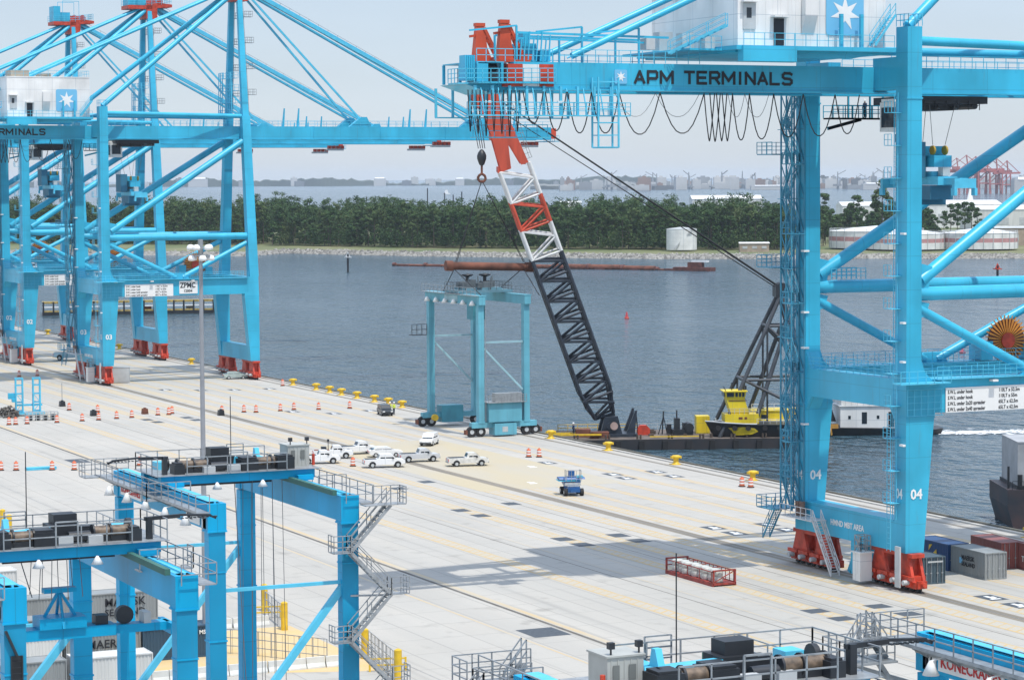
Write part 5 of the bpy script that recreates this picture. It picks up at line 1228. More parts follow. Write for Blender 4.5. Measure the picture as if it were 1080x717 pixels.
for x, y, a, b, h_ in ((.4,7.2,1.1,1.5,.9),(2.0,8.5,1.2,1.2,1.2),(3.9,7.3,1.4,1.6,.9),(5.6,9,1.0,1.2,1.0),(2.7,6.6,.8,.9,.7)): q.box(x,x+a,y,y+b,21.8,21.8+h_)
q.tube((.8,10.2,22.2),(3.6,10.2,22.2), .45, 10)
for k in range(9): q.line((.5+k*.7,6.4+(k%3),21.5),(.5+k*.7,6.4+(k%3),22.6+.35*(k%4)), .14)
q.rail([(-.6,6.2,21.5),(XW+.6,6.2,21.5),(XW+.6,11.6,21.5),(-.6,11.6,21.5)], 1.1, 1.2, .06, 1, True)
q.build('machinery', mat('machine_grey', (.12,.14,.15), .6), tr)
q = MB()
for x in (2.0, 4.9):
    q.tube((x,9,21.8),(x,9,23.4), .28, 8); q.lathe((x,9,23.4), [(.3,0),(.9,.22),(.9,.4),(.1,.5)], 12)
q.build('vent_stack', DARK, tr)
q = MB(); q.box(5.0,7.0,YW-5,YW-2.6,16.6,19.0); q.build('operator_cab', mat('dull_turquoise', (.06,.30,.38), .5), t)
q = MB(); q.box(-3.4,-.9,YW-.6,YW+.6,14.2,14.3); q.rail([(-3.4,YW-.6,14.3),(-.9,YW-.6,14.3)], 1.6, .8, .08); q.build('side_platform', DARK, t)
MB().ladder((.62,-.3,2.3),(.62,-.3,19.3), (0,1,0), .6, .4, .07).build('ladder', GALV, t)

# ---------------------------------------------------------------- floating crane, its barge and its load
BZ = R(-21.7)
BO = V(41.24, 346.01, -1.4)
cb, sb = math.cos(BZ), math.sin(BZ)
def bloc(w_): d = Vector(w_)-BO; return V(d.x*cb+d.y*sb, -d.x*sb+d.y*cb, d.z)
bt = thing('crane_barge', 'low black barge lying off the quay edge, carrying the lattice boom', 'barge', BO, BZ)
q = MB(); HULL = mat('barge_hull', (.02,.023,.028), .55, dirt=.3, scale=.4, dirtcol=(.05,.035,.03)); DECK = mat('barge_deck', (.16,.13,.11), .8, dirt=.3, scale=.5)
q.prism([(-2.2,-3.0),(34.5,-3.0),(37.0,-1.2),(37.0,-.02),(-4.0,-.02),(-4.0,-1.2)], 0, 15, 'y'); q.build('hull', HULL, bt)
q = MB(); q.box(-3.9,36.9,.05,14.95,-.02,.02); q.build('deck', DECK, bt)
for k in range(11): MB().box(-3+k*3.6,-2.2+k*3.6,-.35,-.02,-1.6,-.2).build('fender', RUBBER, bt)
q = MB(); q.box(-6.5,2.2,1.2,1.5,.55,.8); q.box(-6.5,-1,4.2,4.5,.5,.75); q.rail([(-3.5,14,.02),(9,14,.02)], 1.0, 1.6, .09, 1); q.box(9.5,17,.3,.5,.3,.45); q.build('yellow_rail', YEL, bt)
foot = V(3.6, 7.0, 1.6); tip = bloc((28.2, 355.0, 53.0))
ax = (tip-foot).normalized(); lat = V(0,1,0); lat = (lat-ax*lat.dot(ax)).normalized(); dep = ax.cross(lat).normalized()
if dep.x < 0: dep = -dep
Lb = (tip-foot).length
def bp(f, a, b): return foot+ax*(f*Lb)+lat*a+dep*b
def sect(f):
    if f < .07: w_ = .35+.65*f/.07
    elif f > .78: w_ = 1-.45*(f-.78)/.22
    else: w_ = 1
    return w_
def lattice(name, f0, f1, m, bays, r=.26, parent=None):
    q = MB(); D, Wd = 2.35, 2.1
    for sa, sb_ in ((-1,-1),(1,-1),(1,1),(-1,1)):
        n = 6
        for k in range(n):
            a, b = f0+(f1-f0)*k/n, f0+(f1-f0)*(k+1)/n
            q.tube(bp(a, sa*Wd*sect(a), sb_*D*sect(a)), bp(b, sa*Wd*sect(b), sb_*D*sect(b)), r, 6)
    for k in range(bays):
        a, b = f0+(f1-f0)*k/bays, f0+(f1-f0)*(k+1)/bays; m_ = (a+b)/2; wa, wb, wm = sect(a), sect(b), sect(m_)
        for s in (-1, 1):
            q.tube(bp(a,s*Wd*wa,-D*wa), bp(m_,s*Wd*wm,D*wm), r*.72, 5); q.tube(bp(m_,s*Wd*wm,D*wm), bp(b,s*Wd*wb,-D*wb), r*.72, 5)
            q.tube(bp(a,-Wd*wa,s*D*wa), bp(m_,Wd*wm,s*D*wm), r*.66, 5); q.tube(bp(m_,Wd*wm,s*D*wm), bp(b,-Wd*wb,s*D*wb), r*.66, 5)
        for s in (-1, 1): q.tube(bp(a,s*Wd*wa,-D*wa), bp(a,s*Wd*wa,D*wa), r*.66, 5); q.tube(bp(a,-Wd*wa,s*D*wa), bp(a,Wd*wa,s*D*wa), r*.66, 5)
    return q.build(name, m, parent)
boom = thing('lattice_boom', None, None); boom.parent = bt
lattice('black_section', .03, .50, BOOMB, 8, .30, boom)
lattice('white_section', .50, .585, BOOMW, 1, .27, boom); lattice('red_section', .585, .665, BOOMR, 1, .27, boom); lattice('white_section', .665, .755, BOOMW, 1, .27, boom)
q = MB()
for s in (-1, 1):
    y = s*1.75; P_ = lambda f, b: bp(f, y, b)
    def slab(pts, th=.35):
        o_ = lat*th/2; vs = [p-o_ for p in pts]+[p+o_ for p in pts]; n = len(pts)
        q.add(vs, [tuple(range(n-1,-1,-1)), tuple(range(n,2*n))]+[(k,(k+1)%n,n+(k+1)%n,n+k) for k in range(n)])
    slab([P_(.755,-2.2),P_(.755,-.6),P_(.815,.2),P_(.815,.4),P_(.755,1.05),P_(.755,2.2),P_(.87,1.75),P_(.965,1.3),P_(.975,-1.6),P_(.87,-1.7)])
    slab([P_(.90,-1.5),P_(.965,-1.5),P_(1.0,-2.3),P_(.975,-2.9),P_(.93,-2.0)]) 
for f in (.76,.85,.93): q.beam(bp(f,-1.8,-1.6 if f > .8 else -2.2), bp(f,1.8,-1.6 if f > .8 else -2.2), .8, .8); q.beam(bp(f,-1.8,1.5), bp(f,1.8,1.5), .7, .7)
q.build('boom_head', BOOMR, boom)
q = MB()
for f, b in ((.975,-2.2),(.945,-1.2),(.955,1.0)): c_ = bp(f,0,b); q.tube(c_-lat*1.5, c_+lat*1.5, .75, 14)
q.build('head_sheave', DARK, boom)
q = MB()
for k in range(14): a, b = .76+.2*k/14, .76+.2*(k+1)/14; q.line(bp(a,1.9,2.3), bp(a,1.9,3.2), .07); q.line(bp(a,1.9,3.2), bp(b,1.9,3.2-.05), .07); q.line(bp(a,1.9,2.8), bp(b,1.9,2.8), .06)
q.build('boom_handrail', GALV, boom)
# boom foot
q = MB()
for s in (-1, 1):
    o_ = lat*(s*1.6)
    pts = [V(2.2,7,0),V(5.8,7,0),V(5.0,7,3.2),V(3.0,7,3.0)]; q.prism([(p.x,p.z) for p in pts], 7+s*2.4-.4, 7+s*2.4+.4, 'y')
    q.prism([(6.2,0.0),(7.6,0),(8.0,4.0),(7.7,4.0)], 7+s*2.2-.35, 7+s*2.2+.35, 'y')
q.tube((3.8,4.0,1.7),(3.8,10,1.7), .55, 12); q.box(1,8,3.6,10.4,0,.5); q.build('boom_foot', BOOMB, bt)
q = MB(); q.tube((4.4,3.9,1.7),(4.4,4.15,1.7), .6, 16); q.build('foot_plate', mat('plate_pink', (.45,.32,.28), .6), bt)
q = MB(); q.box(-1.5,.8,4,6,.02,1.2); q.box(.6,3.4,1.6,3.4,.02,1.0); q.build('foot_winch', RUST, bt)
# A-frame gantry that holds the boom back
GX = 2.2
G_ = V(28.5+GX, 7.0, 21.9)
q = MB()
for s in (-1, 1):
    y = 7+s*5.2; yt = 7+s*1.4
    top_ = V(28.3+GX, yt, 21.8); f1 = V(20.4, y, 0); b1 = V(36.5, y, 0)
    q.tube(f1, top_, .32, 8); q.tube(b1, top_, .32, 8)
    for z1, z2 in ((16.8,11.8),(8.6,3.0)):
        pa, pb = f1.lerp(top_, z1/21.8), b1.lerp(top_, z1/21.8); q.tube(pa, pb, .2, 8); q.tube(pa, b1.lerp(top_, z2/21.8), .22, 8)
        q.tube(pa, V(pa.x, pa.y, 0), .16, 6)
    m1 = V(25.2, y-.4*s, 0); q.tube(m1, f1.lerp(top_, .78)+V(2.9,0,0), .34, 8)
for z1 in (16.8, 8.6, 21.2): f1 = V(20.4,12.2,0).lerp(V(28.3+GX,8.4,21.8), z1/21.8); q.tube(f1, V(f1.x, 14-f1.y, f1.z), .28, 8)
q.build('gantry_frame', mat('gantry_grey_black', (.06,.067,.078), .5, dirt=.2), bt)
q = MB(); q.box(27.4+GX,29.4+GX,5.2,8.8,21.2,23.0); 
for y in (5.6,6.6,7.6,8.4): q.wheel((28.4+GX,y,22.4), 1.0, .4, 'y', 14)
q.build('gantry_head', DARK, bt)
q = MB(); hd = bp(.93,0,1.6)
for y in (-1.3,-1.0,1.0,1.3): q.tube(hd+lat*y, G_+V(0,y*.9,.6), .11, 6)
for y in (-.5,.5): q.tube(hd+lat*y-ax*2.5+dep*.3, G_+V(0,y,.2), .06, 5)
for y in (-1,1): q.tube(G_+V(.3,y,.5), V(33+3,7+y*2,3.2), .06, 5)
q.build('boom_pendant', CABLE, bt)
# deck machinery
q = MB(); q.box(13.6,16.8,5.5,8.0,.02,.9); q.box(14.0,14.8,6,7.5,.9,2.6); q.tube((16.2,5.3,1.2),(16.2,8.2,1.2), .7, 12); q.box(14.3,14.5,6.8,7.0,2.6,3.8); q.box(15.2,15.9,5.8,6.6,.9,1.9); q.build('deck_winch', DARK, bt)
q = MB(); q.box(17.6,19.7,8.0,10.2,.02,2.7); 
for k in range(4): q.box(17.7+k*.5,17.95+k*.5,7.95,8.0,.2,2.5)
q.build('deck_cabin', TUGY, bt)
q = MB(); q.box(8.3,10.2,6.5,8.0,.02,1.0); q.prism([(8.3,1.0),(10.2,1.0),(9.7,1.5),(8.7,1.5)], 6.6, 7.9, 'y'); q.build('deck_engine', RED, bt)
q = MB(); q.line((8.3,7,1.0),(8.1,7,3.4), .18); q.line((12.2,7.4,0),(12.4,7.4,3.6), .2); q.line((11.6,7.4,0),(12.4,7.4,2.8), .14); q.line((13.0,7.4,0),(12.4,7.4,2.8), .14); q.box(12.9,13.6,7,7.8,.02,1.6); q.build('davit', DARK, bt)
q = MB(); q.box(26,36.5,6.5,12,.02,3.5); q.box(26,36.5,6.4,12.1,3.5,3.62); dh = q.build('deck_house', TUGY, bt)
q = MB()
for x in (27.5,32.5): q.box(x,x+.8,6.46,6.495,2.3,3.0)
q.build('window', GLASS, dh); q = MB(); q.box(30.0,31.0,6.46,6.495,.1,2.1); q.box(28.2,28.9,6.46,6.495,.9,1.9); q.build('door', mat('door_green', (.03,.16,.17), .5), dh)
q = MB(); q.rail([(26,6.4,3.62),(36.5,6.4,3.62)], 1.0, 1.2, .07); q.box(25.8,37,6.0,6.5,2.0,2.08); q.build('handrail', SIGNW, dh)
q = MB(); r3 = random.Random(5)
for k in range(40):
    x, y = r3.uniform(-3,35), r3.uniform(1,13.5); w_ = r3.uniform(.2,.9); q.box(x,x+w_,y,y+w_*r3.uniform(.4,1.5),.02,.02+r3.uniform(.1,.7))
for k in range(8): x = -2+k*4.8; q.tube((x,.5,.02),(x,.5,.7), .16, 8); q.tube((x+.5,.5,.02),(x+.5,.5,.7), .16, 8)
q.build('deck_clutter', mat('clutter_rust', (.11,.08,.06), .8, dirt=.3, scale=2), bt)
q = MB(); q.rail([(-3.5,14.6,.02),(36,14.6,.02)], 1.0, 1.6, .07, 1); q.build('deck_handrail', PALEGREY, bt)
# hook and load: hang from the boom but are things of their own
pt = bp(.975,0,-2.2)
W_ = lambda p: V(BO.x+p.x*cb-p.y*sb, BO.y+p.x*sb+p.y*cb, BO.z+p.z)
ht = W_(pt)
hk = thing('crane_hook', 'black hook block hanging from the tip of the red boom head', 'hook block', (27.9, 355.0, 41.6))
dz = ht.z-41.6; hx, hy = ht.x-27.9, ht.y-355.0
q = MB()
for x in (-.9,-.3,.3,.9): q.tube((x*.6,0,1.2),(x*.8+hx,hy,dz), .07, 5)
q.build('hoist_rope', WIRE, hk)
MB().lathe((0,0,-.4), [(.05,-1.1),(.4,-.8),(.68,0),(.72,.5),(.55,1.0),(.25,1.4),(.05,1.5)], 14).build('block', DARK, hk)
q = MB(); q.tube((0,0,-1.4),(0,0,-2.6), .18, 8); q.path([(0,0,-2.6),(.5,0,-2.9),(.65,0,-3.4),(.3,0,-3.8),(-.3,0,-3.8),(-.65,0,-3.4),(-.6,0,-3.0)], .2, 8); q.path([(0,0,-2.6),(-.5,0,-2.9),(-.65,0,-3.4)], .2, 8); q.build('hook', RUST, hk)
sb_ = thing('spreader_bar', 'thick brown spreader bar slung under the hook, above the turquoise gantry', 'spreader bar', (28.9,354.6,24.9), R(-6))
q = MB(); q.tube((-6.9,0,.25),(6.9,0,-.2), .62, 14); q.tube((-7.0,0,.25),(-5.9,0,.2), .8, 14); q.tube((5.8,0,-.15),(7.0,0,-.2), .76, 14); q.build('bar', RUST, sb_)
q = MB(); h0 = V(hk.location.x-28.9, hk.location.y-354.6, 38.0-24.9)
q.tube(h0,(-5.3,-.3,.8), .06, 5); q.tube(h0,(5.6,.3,.6), .06, 5); q.tube(h0,(-5.3,.3,.8), .05, 5); q.tube(h0,(5.6,-.3,.6), .05, 5)
for x, xx in ((-5.6,-4.4),(5.4,4.6)):
    for s in (-1, 1): q.tube((x,0,-.3),(xx,s*9.6,-4.0), .07, 5)
q.build('sling', CABLE, sb_)
# yellow tug sitting at the barge
tg = thing('tug_boat', 'yellow tug with a black bow and tall wheelhouse beside the grey gantry legs', 'tug boat', W_(V(0,0,0)), BZ)
q = MB()
def hring(z, fx0, hw, x1=33.5): return [(x1,2.8-hw*.0+0-hw,z),(24,3.6-hw,z),(20.6,3.6-hw*.7,z),(fx0,3.6,z),(20.6,3.6+hw*.7,z),(24,3.6+hw,z),(x1,3.6+hw,z)]
r0, r1 = hring(.03,19.6,2.0), hring(2.4,18.4,2.7)
r1 = [(x,y,z+(.25 if x < 22 else -.1)) for x,y,z in r1]
n = len(r0); q.add(r0+r1, [tuple(range(n-1,-1,-1)), tuple(range(n,2*n))]+[(k,(k+1)%n,n+(k+1)%n,n+k) for k in range(n)]); q.build('hull', DARK, tg)
q = MB(); q.add([(21.6,1.10,1.75),(23.8,.84,1.9),(25.6,.80,1.7),(26.2,.86,1.1),(25.2,1.05,.55),(22.6,1.35,.4),(22.2,1.3,1.2)], [(0,1,2,3,4,5,6)]); q.build('bow_patch', TUGY, tg)
q = MB(); q.path([(26,.85,2.4),(24,.85,2.45),(20.6,1.65,2.65),(18.4,3.6,2.75)], .14, 6); q.build('rubbing_strake', PALEGREY, tg)
q = MB(); q.box(21.2,26.4,1.7,5.6,2.4,4.1); q.hexa([(22.2,2.0,4.1),(25.0,2.0,4.1),(25.0,5.0,4.1),(22.2,5.0,4.1)], [(21.4,2.0,7.0),(24.2,2.0,7.0),(24.2,5.0,7.0),(21.4,5.0,7.0)]); q.hexa([(21.4,1.9,7.0),(24.3,1.9,7.0),(24.3,5.1,7.0),(21.4,5.1,7.0)],[(21.1,1.8,8.1),(24.5,1.8,8.1),(24.5,5.2,8.1),(21.1,5.2,8.1)]); q.box(20.9,24.7,1.6,5.4,8.1,8.25)
wh = q.build('wheelhouse', TUGY, tg)
q = MB()
for a, b in ((21.5,22.6),(22.8,23.2),(23.35,23.7),(23.85,24.2)): q.box(a,b,1.79,1.83,7.2,7.95)
q.box(21.12,21.2,2.2,4.9,7.2,7.95); q.build('window', GLASS, wh)
q = MB(); q.box(23.3,23.9,1.665,1.69,3.2,3.6); q.box(24.2,24.6,1.665,1.69,3.2,3.6); q.box(21.8,24.6,1.93,1.96,6.45,6.6); q.build('port_hole', RUST, wh)
q = MB(); q.line((22.5,3.6,8.2),(22.5,3.6,9.6), .15); q.line((21.4,2,8.2),(21.0,2,9.0), .12); q.tube((24.5,3.6,8.3),(24.5,3.6,9.0), .3, 8); q.build('mast', DARK, wh)
for k, (x, y) in enumerate(((20.2,1.9),(22.6,1.0),(24.6,.72),(27.2,.72),(29.4,.8))): MB().tube((x,y-.32,1.7),(x,y+.02,1.7), .42, 12).build('tyre_fender', RUBBER, tg)
q = MB(); q.rail([(21.2,1.75,4.1),(26.4,1.75,4.1)], 1.0, .7, .06, 1); q.rail([(26,.95,2.45),(33,.5,2.3)], .9, 1.0, .06, 1); q.build('handrail', PALEGREY, tg)
q = MB(); q.path([(19.2,3.2,2.7),(20.6,2.6,3.0),(21.4,2.4,2.6)], .08, 5); q.tube((20.0,3.6,2.6),(20.0,3.6,3.3), .16, 8); q.build('mooring_rope', PALEGREY, tg)
tg.scale = (1,1,.86)
# white tug under way, with its wake
wt = thing('tug_boat', 'white two-storey tug with a black hull under way behind the crane leg', 'tug boat', (94.5,347.0,-3.0), R(-21))
q = MB(); r0 = [(-8.6,-2.4,-.2),(-10.2,0,-.2),(-8.6,2.4,-.2),(7.5,2.8,-.2),(8.8,1.8,-.2),(8.8,-1.8,-.2),(7.5,-2.8,-.2)]; r1 = [(-9.0,-3.0,1.2),(-11.2,0,1.8),(-9.0,3.0,1.2),(7.6,3.2,.8),(9.2,2.2,.9),(9.2,-2.2,.9),(7.6,-3.2,.8)]; n = 7
q.add(r0+r1, [tuple(range(n-1,-1,-1)), tuple(range(n,2*n))]+[(k,(k+1)%n,n+(k+1)%n,n+k) for k in range(n)]); q.build('hull', DARK, wt)
q = MB(); q.box(-6.8,3.4,-2.6,2.6,.7,4.3); q.box(-6.6,2.4,-2.3,2.3,4.3,6.5); q.box(-7,3.2,-2.8,2.8,4.25,4.35); q.box(-6.0,1.6,-2.0,2.0,6.5,7.6); hs = q.build('deck_house', WHITE, wt)
q = MB()
for x in (-5.6,-4.9,-1.2,-.2): q.box(x,x+.35,-2.33,-2.29,5.2,5.6)
q.box(1.2,2.2,-2.33,-2.29,5.1,5.9); q.box(-3.5,-2.7,-2.63,-2.59,1.7,3.4); q.box(.6,1.5,-2.63,-2.59,1.2,3.4); q.box(-5.6,-5.2,-2.63,-2.59,2.4,2.9); q.box(-1.2,-.8,-2.63,-2.59,2.4,2.9); q.box(-2,-.6,-2.04,-2.0,6.7,7.5); q.build('window', GLASS, hs)
q = MB(); q.line((-9.4,-.5,2),(-8.6,-.5,6.2), .3); q.prism([(-10.4,1.9),(-7.0,1.9),(-8.4,5.6)], -.3, .3, 'y'); q.build('bow_frame', DARK, wt)
q = MB(); q.tube((-10.6,-1.6,.6),(-8.2,-3.0,.6), .55, 8); q.box(-9.4,-7.2,-3.1,-2.7,1.1,1.7); q.build('bow_fender', mat('fender_orange', (.55,.28,.05), .6), wt)
wt.scale = (1.05,1,1.1)
q = MB(); q.rail([(-7,-2.75,4.35),(3.2,-2.75,4.35)], 1.0, .9, .07, 1); q.line((-2,0,7.6),(-2,0,11), .2); q.line((-3.2,0,9.6),(-.8,0,9.6), .12); q.build('handrail', PALEGREY, wt)
FOAM = mat('wake_foam', (.78,.80,.81), .7, dirt=.15, scale=1.2)
wk = MB()
for k in range(2200):
    d = rnd.random()**1.2*85; a = rnd.gauss(0, 1.0+d*.03); x, y = 102+d*.955+a*.3, 343.6-d*.30+a
    s = rnd.uniform(.12,.55)*(1.25-d/100); ang = rnd.uniform(0,3.1); cx_, sx_ = math.cos(ang)*s*2.2, math.sin(ang)*s
    wk.add([(x-cx_,y-sx_,WZ+.04),(x+sx_*.5,y-s*.5,WZ+.05+.03*rnd.random()),(x+cx_,y+sx_,WZ+.04),(x-sx_*.5,y+s*.5,WZ+.10)], [(0,1,2,3)])
tag(wk.build('wake_foam', FOAM), kind='stuff')
# moored ship cut by the right edge
sh = thing('cargo_ship', 'dark hulled moored ship with a large white box on deck at the right edge', 'ship', (47.3,247.2,-3.0), R(-24))
q = MB(); q.prism([(.2,-.3),(30,-.3),(30,4.2),(-.6,4.6),(-.6,2.6)], -1.5, 9, 'y'); q.build('hull', mat('ship_hull', (.03,.032,.04), .5, dirt=.3, scale=.4, dirtcol=(.12,.06,.05)), sh)
q = MB(); q.box(.75,30,-.6,8.4,5.0,10.0); q.box(.7,30,-.65,8.45,10.0,10.15); q.build('deck_box', mat('ship_box_grey', (.40,.41,.42), .6), sh)
q = MB(); q.box(.6,30,-.9,8.8,4.4,5.0); q.tube((-.2,0,4.5),(-.2,0,7.2), .14, 8); q.tube((1.0,-.8,4.5),(1.0,-.8,6.3), .3, 8); q.rail([(0,-1.4,4.5),(12,-1.4,4.2)], 1.1, 1.4, .06); q.build('deck_gear', DARK, sh)
# channel marks
for (px, py, lab, h_) in ((661,336,'small red channel buoy on the water right of the boom',3.2),(1015,372,'red channel buoy seen through the crane braces',2.0)):
    c = gnd(px, py, WZ); t = thing('channel_buoy', lab, 'buoy', c, group='red channel buoys'); MB().lathe((0,0,0), [(.02,-.3),(1.1,-.3),(1.2,.3),(1.0,.7),(.02,.75)], 12).build('float', RED, t)
    q = MB(); q.lathe((0,0,.7), [(.9,0),(.35,h_-.7),(.02,h_-.6)], 4, False); q.build('tower', mat('buoy_red', (.55,.06,.07), .5), t); t.scale = (.6,.6,.6)
for (px, py, lab, m_, h_) in ((367,287,'dark channel post standing in the water before the rocky shore',PALEGREY,8),(1052,292,'channel post with a red head in the water below the tanks',RED,4.6)):
    c = gnd(px, py, WZ); t = thing('channel_post', lab, 'channel post', c, group='channel posts'); MB().tube((0,0,-1),(0,0,h_), .5, 8).build('post', DARK, t); q = MB(); q.box(-1.3,1.3,-1.3,1.3,h_-1.6,h_-1.2); q.prism([(-1.2,h_-1.2),(1.2,h_-1.2),(0,h_+1)], -.15, .15, 'y'); q.build('head', m_, t)
# ---------------------------------------------------------------- the far shore: banks, wood, tanks, port
import numpy as np
nr = np.random.default_rng(11)
def atd(px, py, d): return Vector((CAMX,0,H0)) + (fw + rt*((px-540)/FOC) + up*((358.5-py)/FOC))*d
def dist(px, d, z=0.0):
    # ground point on the sight line's column px at depth d
    e = (fw + rt*((px-540)/FOC)); e = Vector((e.x, e.y, 0)); p = Vector((CAMX,0,0)) + e*(d/Vector((e.x,e.y,0)).dot(fw0)); return V(p.x, p.y, z)
shore = [(-300,268),(-60,268),(180,270.3),(262,271),(300,268),(440,271),(560,272.5),(700,274),(860,273.7),(1100,273.5),(1400,273.5)]
front = [gnd(x, y, -3.3) for x, y in shore]
def off(p, k, z): d = V(p.x-CAMX, p.y, 0).normalized()*k; return V(p.x+d.x, p.y+d.y, z)
GRASS = strip_mat('shore_grass', (0.085,0.115,0.035), (0.19,0.18,0.085), nz=.02); ROCK = strip_mat('riprap_rock', (0.26,0.25,0.225), (0.15,0.145,0.13), nz=.3)
q = MB(); b1 = [off(p, 13, -.9) for p in front]; b2 = [off(p, 620 if 0 < i < 8 else 900, .5) for i, p in enumerate(front)]
n = len(front); q.use(1).add(front+b1, [(i,i+1,n+i+1,n+i) for i in range(n-1)]); q.use(0).add(b1+b2, [(i,i+1,n+i+1,n+i) for i in range(n-1)])
b3 = [V(p.x,p.y,-4) for p in b2]; q.add(b2+b3, [(i,i+1,n+i+1,n+i) for i in range(n-1)])
tag(q.build('far_bank', [GRASS, ROCK]), kind='structure')
def lerp_shore(px):
    for i in range(len(shore)-1):
        if shore[i][0] <= px <= shore[i+1][0]: t_ = (px-shore[i][0])/(shore[i+1][0]-shore[i][0]); return front[i].lerp(front[i+1], t_)
rk = MB()
for k in range(5200):
    px = rnd.uniform(-30, 1110); p = lerp_shore(px); u = rnd.random()
    if px < 290 and rnd.random() < .75: continue
    c = off(p, u*13, -3.3+u*2.4); s = rnd.uniform(.5,1.25); a = [V(*(rnd.gauss(0,1) for _ in range(3))).normalized()*s*rnd.uniform(.7,1.2) for _ in range(2)]
    vs = [c+V(s,0,0.1*s)*rnd.uniform(.7,1.2), c+V(0,s,0)*rnd.uniform(.7,1.2), c+V(-s,0,0)*rnd.uniform(.7,1.2), c+V(0,-s,0)*rnd.uniform(.7,1.2), c+V(.1,0,s*.8), c+V(0,.1,-s*.5)]
    rk.add(vs, [(0,1,4),(1,2,4),(2,3,4),(3,0,4),(1,0,5),(2,1,5),(3,2,5),(0,3,5)])
ROCKS = bpy.data.materials.new('loose_rock'); ROCKS.use_nodes = True; n_, l_ = nt(ROCKS); gi = n_.new('ShaderNodeNewGeometry'); rp = n_.new('ShaderNodeValToRGB')
rp.color_ramp.elements[0].color = (.11,.105,.095,1); rp.color_ramp.elements[1].color = (.36,.345,.31,1); l_.new(gi.outputs['Random Per Island'], rp.inputs[0]); l_.new(rp.outputs[0], n_['Principled BSDF'].inputs['Base Color']); n_['Principled BSDF'].inputs['Roughness'].default_value = .9
tag(rk.build('riprap', ROCKS), kind='stuff')

def leaf_mat(name, a, b, c):
    m = bpy.data.materials.new(name); m.use_nodes = True; n, l = nt(m); bs = n['Principled BSDF']; bs.inputs['Roughness'].default_value = .75; bs.inputs['Specular IOR Level'].default_value = .2
    g_ = n.new('ShaderNodeNewGeometry'); r_ = n.new('ShaderNodeValToRGB'); r_.color_ramp.elements[0].color = (*a,1); r_.color_ramp.elements[1].color = (*c,1); e = r_.color_ramp.elements.new(.55); e.color = (*b,1)
    tc = n.new('ShaderNodeTexCoord'); ns = n.new('ShaderNodeTexNoise'); ns.inputs['Scale'].default_value = .06; l.new(g_.outputs['Position'], ns.inputs['Vector'])
    mx = n.new('ShaderNodeMath'); mx.operation = 'MULTIPLY_ADD'; l.new(ns.outputs['Fac'], mx.inputs[0]); mx.inputs[1].default_value = 1.7; mx.inputs[2].default_value = -.58
    ad = n.new('ShaderNodeMath'); ad.operation = 'MULTIPLY_ADD'; l.new(g_.outputs['Random Per Island'], ad.inputs[0]); ad.inputs[1].default_value = .5; l.new(mx.outputs[0], ad.inputs[2])
    l.new(ad.outputs[0], r_.inputs[0]); l.new(r_.outputs[0], bs.inputs['Base Color']); return m
LEAF = leaf_mat('foliage', (.017,.047,.015), (.044,.092,.027), (.112,.145,.052)); BARK = mat('bark', (.12,.095,.07), .9, dirt=.2)
def tree_arrays(h, kind, seed, nleaf=300):
    # leaf quads gathered into clumps; pine: crown high and open, broad: crown down to the ground
    r = np.random.default_rng(seed); ncl = 16 if kind == 'pine' else 20
    cl = []
    for k in range(ncl):
        t_ = r.random(); z = h*(.42+.56*t_) if kind == 'pine' else h*(.16+.80*t_)
        R_ = h*(.125*(1-t_)**.6+.035) if kind == 'pine' else h*(.20*math.sin(math.pi*min(.96,.22+.72*t_))+.02)
        a = r.random()*6.283; rr = R_*math.sqrt(r.random()); cl.append((rr*math.cos(a), rr*math.sin(a), z, h*(.04+.035*r.random())))
    cl = np.array(cl); idx = r.integers(0, ncl, nleaf); c = cl[idx]
    d = r.normal(size=(nleaf,3)); d /= np.linalg.norm(d, axis=1)[:,None]; rad = c[:,3]*(.55+.6*r.random(nleaf))
    ctr = c[:,:3]+d*rad[:,None]*np.array([1.25,1.25,.75])
    s = (.24+.26*r.random(nleaf))*(1.0 if h > 12 else .8); nrm = d+r.normal(size=(nleaf,3))*.5+np.array([0,0,.35]); nrm /= np.linalg.norm(nrm, axis=1)[:,None]
    u = np.cross(nrm, r.normal(size=(nleaf,3))); u /= np.linalg.norm(u, axis=1)[:,None]; v = np.cross(nrm, u)
    u *= (s*1.25)[:,None]; v *= (s*.8)[:,None]
    vs = np.stack([ctr-u-v*.4, ctr+v, ctr+u+v*.3, ctr-v*1.1], 1).reshape(-1,3); return vs
def quads_mesh(name, vs, m):
    n = len(vs); me = bpy.data.meshes.new(name); me.vertices.add(n); me.vertices.foreach_set('co', vs.astype(np.float32).ravel())
    me.loops.add(n); me.loops.foreach_set('vertex_index', np.arange(n, dtype=np.int32)); me.polygons.add(n//4)
    me.polygons.foreach_set('loop_start', np.arange(0,n,4,dtype=np.int32)); me.polygons.foreach_set('loop_total', np.full(n//4,4,dtype=np.int32)); me.update(calc_edges=True); me.materials.append(m); return me
protos = []
for k in range(6):
    kind = 'pine' if k < 3 else 'broad'; t = bpy.data.objects.new('pine_tree' if kind == 'pine' else 'broad_tree', None); COL.objects.link(t); h = 22 if kind == 'pine' else 15
    cr_ = bpy.data.objects.new('crown', quads_mesh('crown', tree_arrays(h, kind, 100+k, 1300), LEAF)); COL.objects.link(cr_); cr_.parent = t
    q = MB(); q.tube((0,0,-.3),(.1,0,h*.55), h*.016, 6, h*.010); q.tube((.1,0,h*.55),(0,.1,h*.9), h*.010, 6, h*.003)
    for j in range(7): a = j*2.4; z = h*(.4+.07*j); q.tube((.08,0,z),(math.cos(a)*h*.12, math.sin(a)*h*.12, z+h*.06), h*.004, 4)
    q.build('trunk', BARK, t); protos.append(t)
used = set()
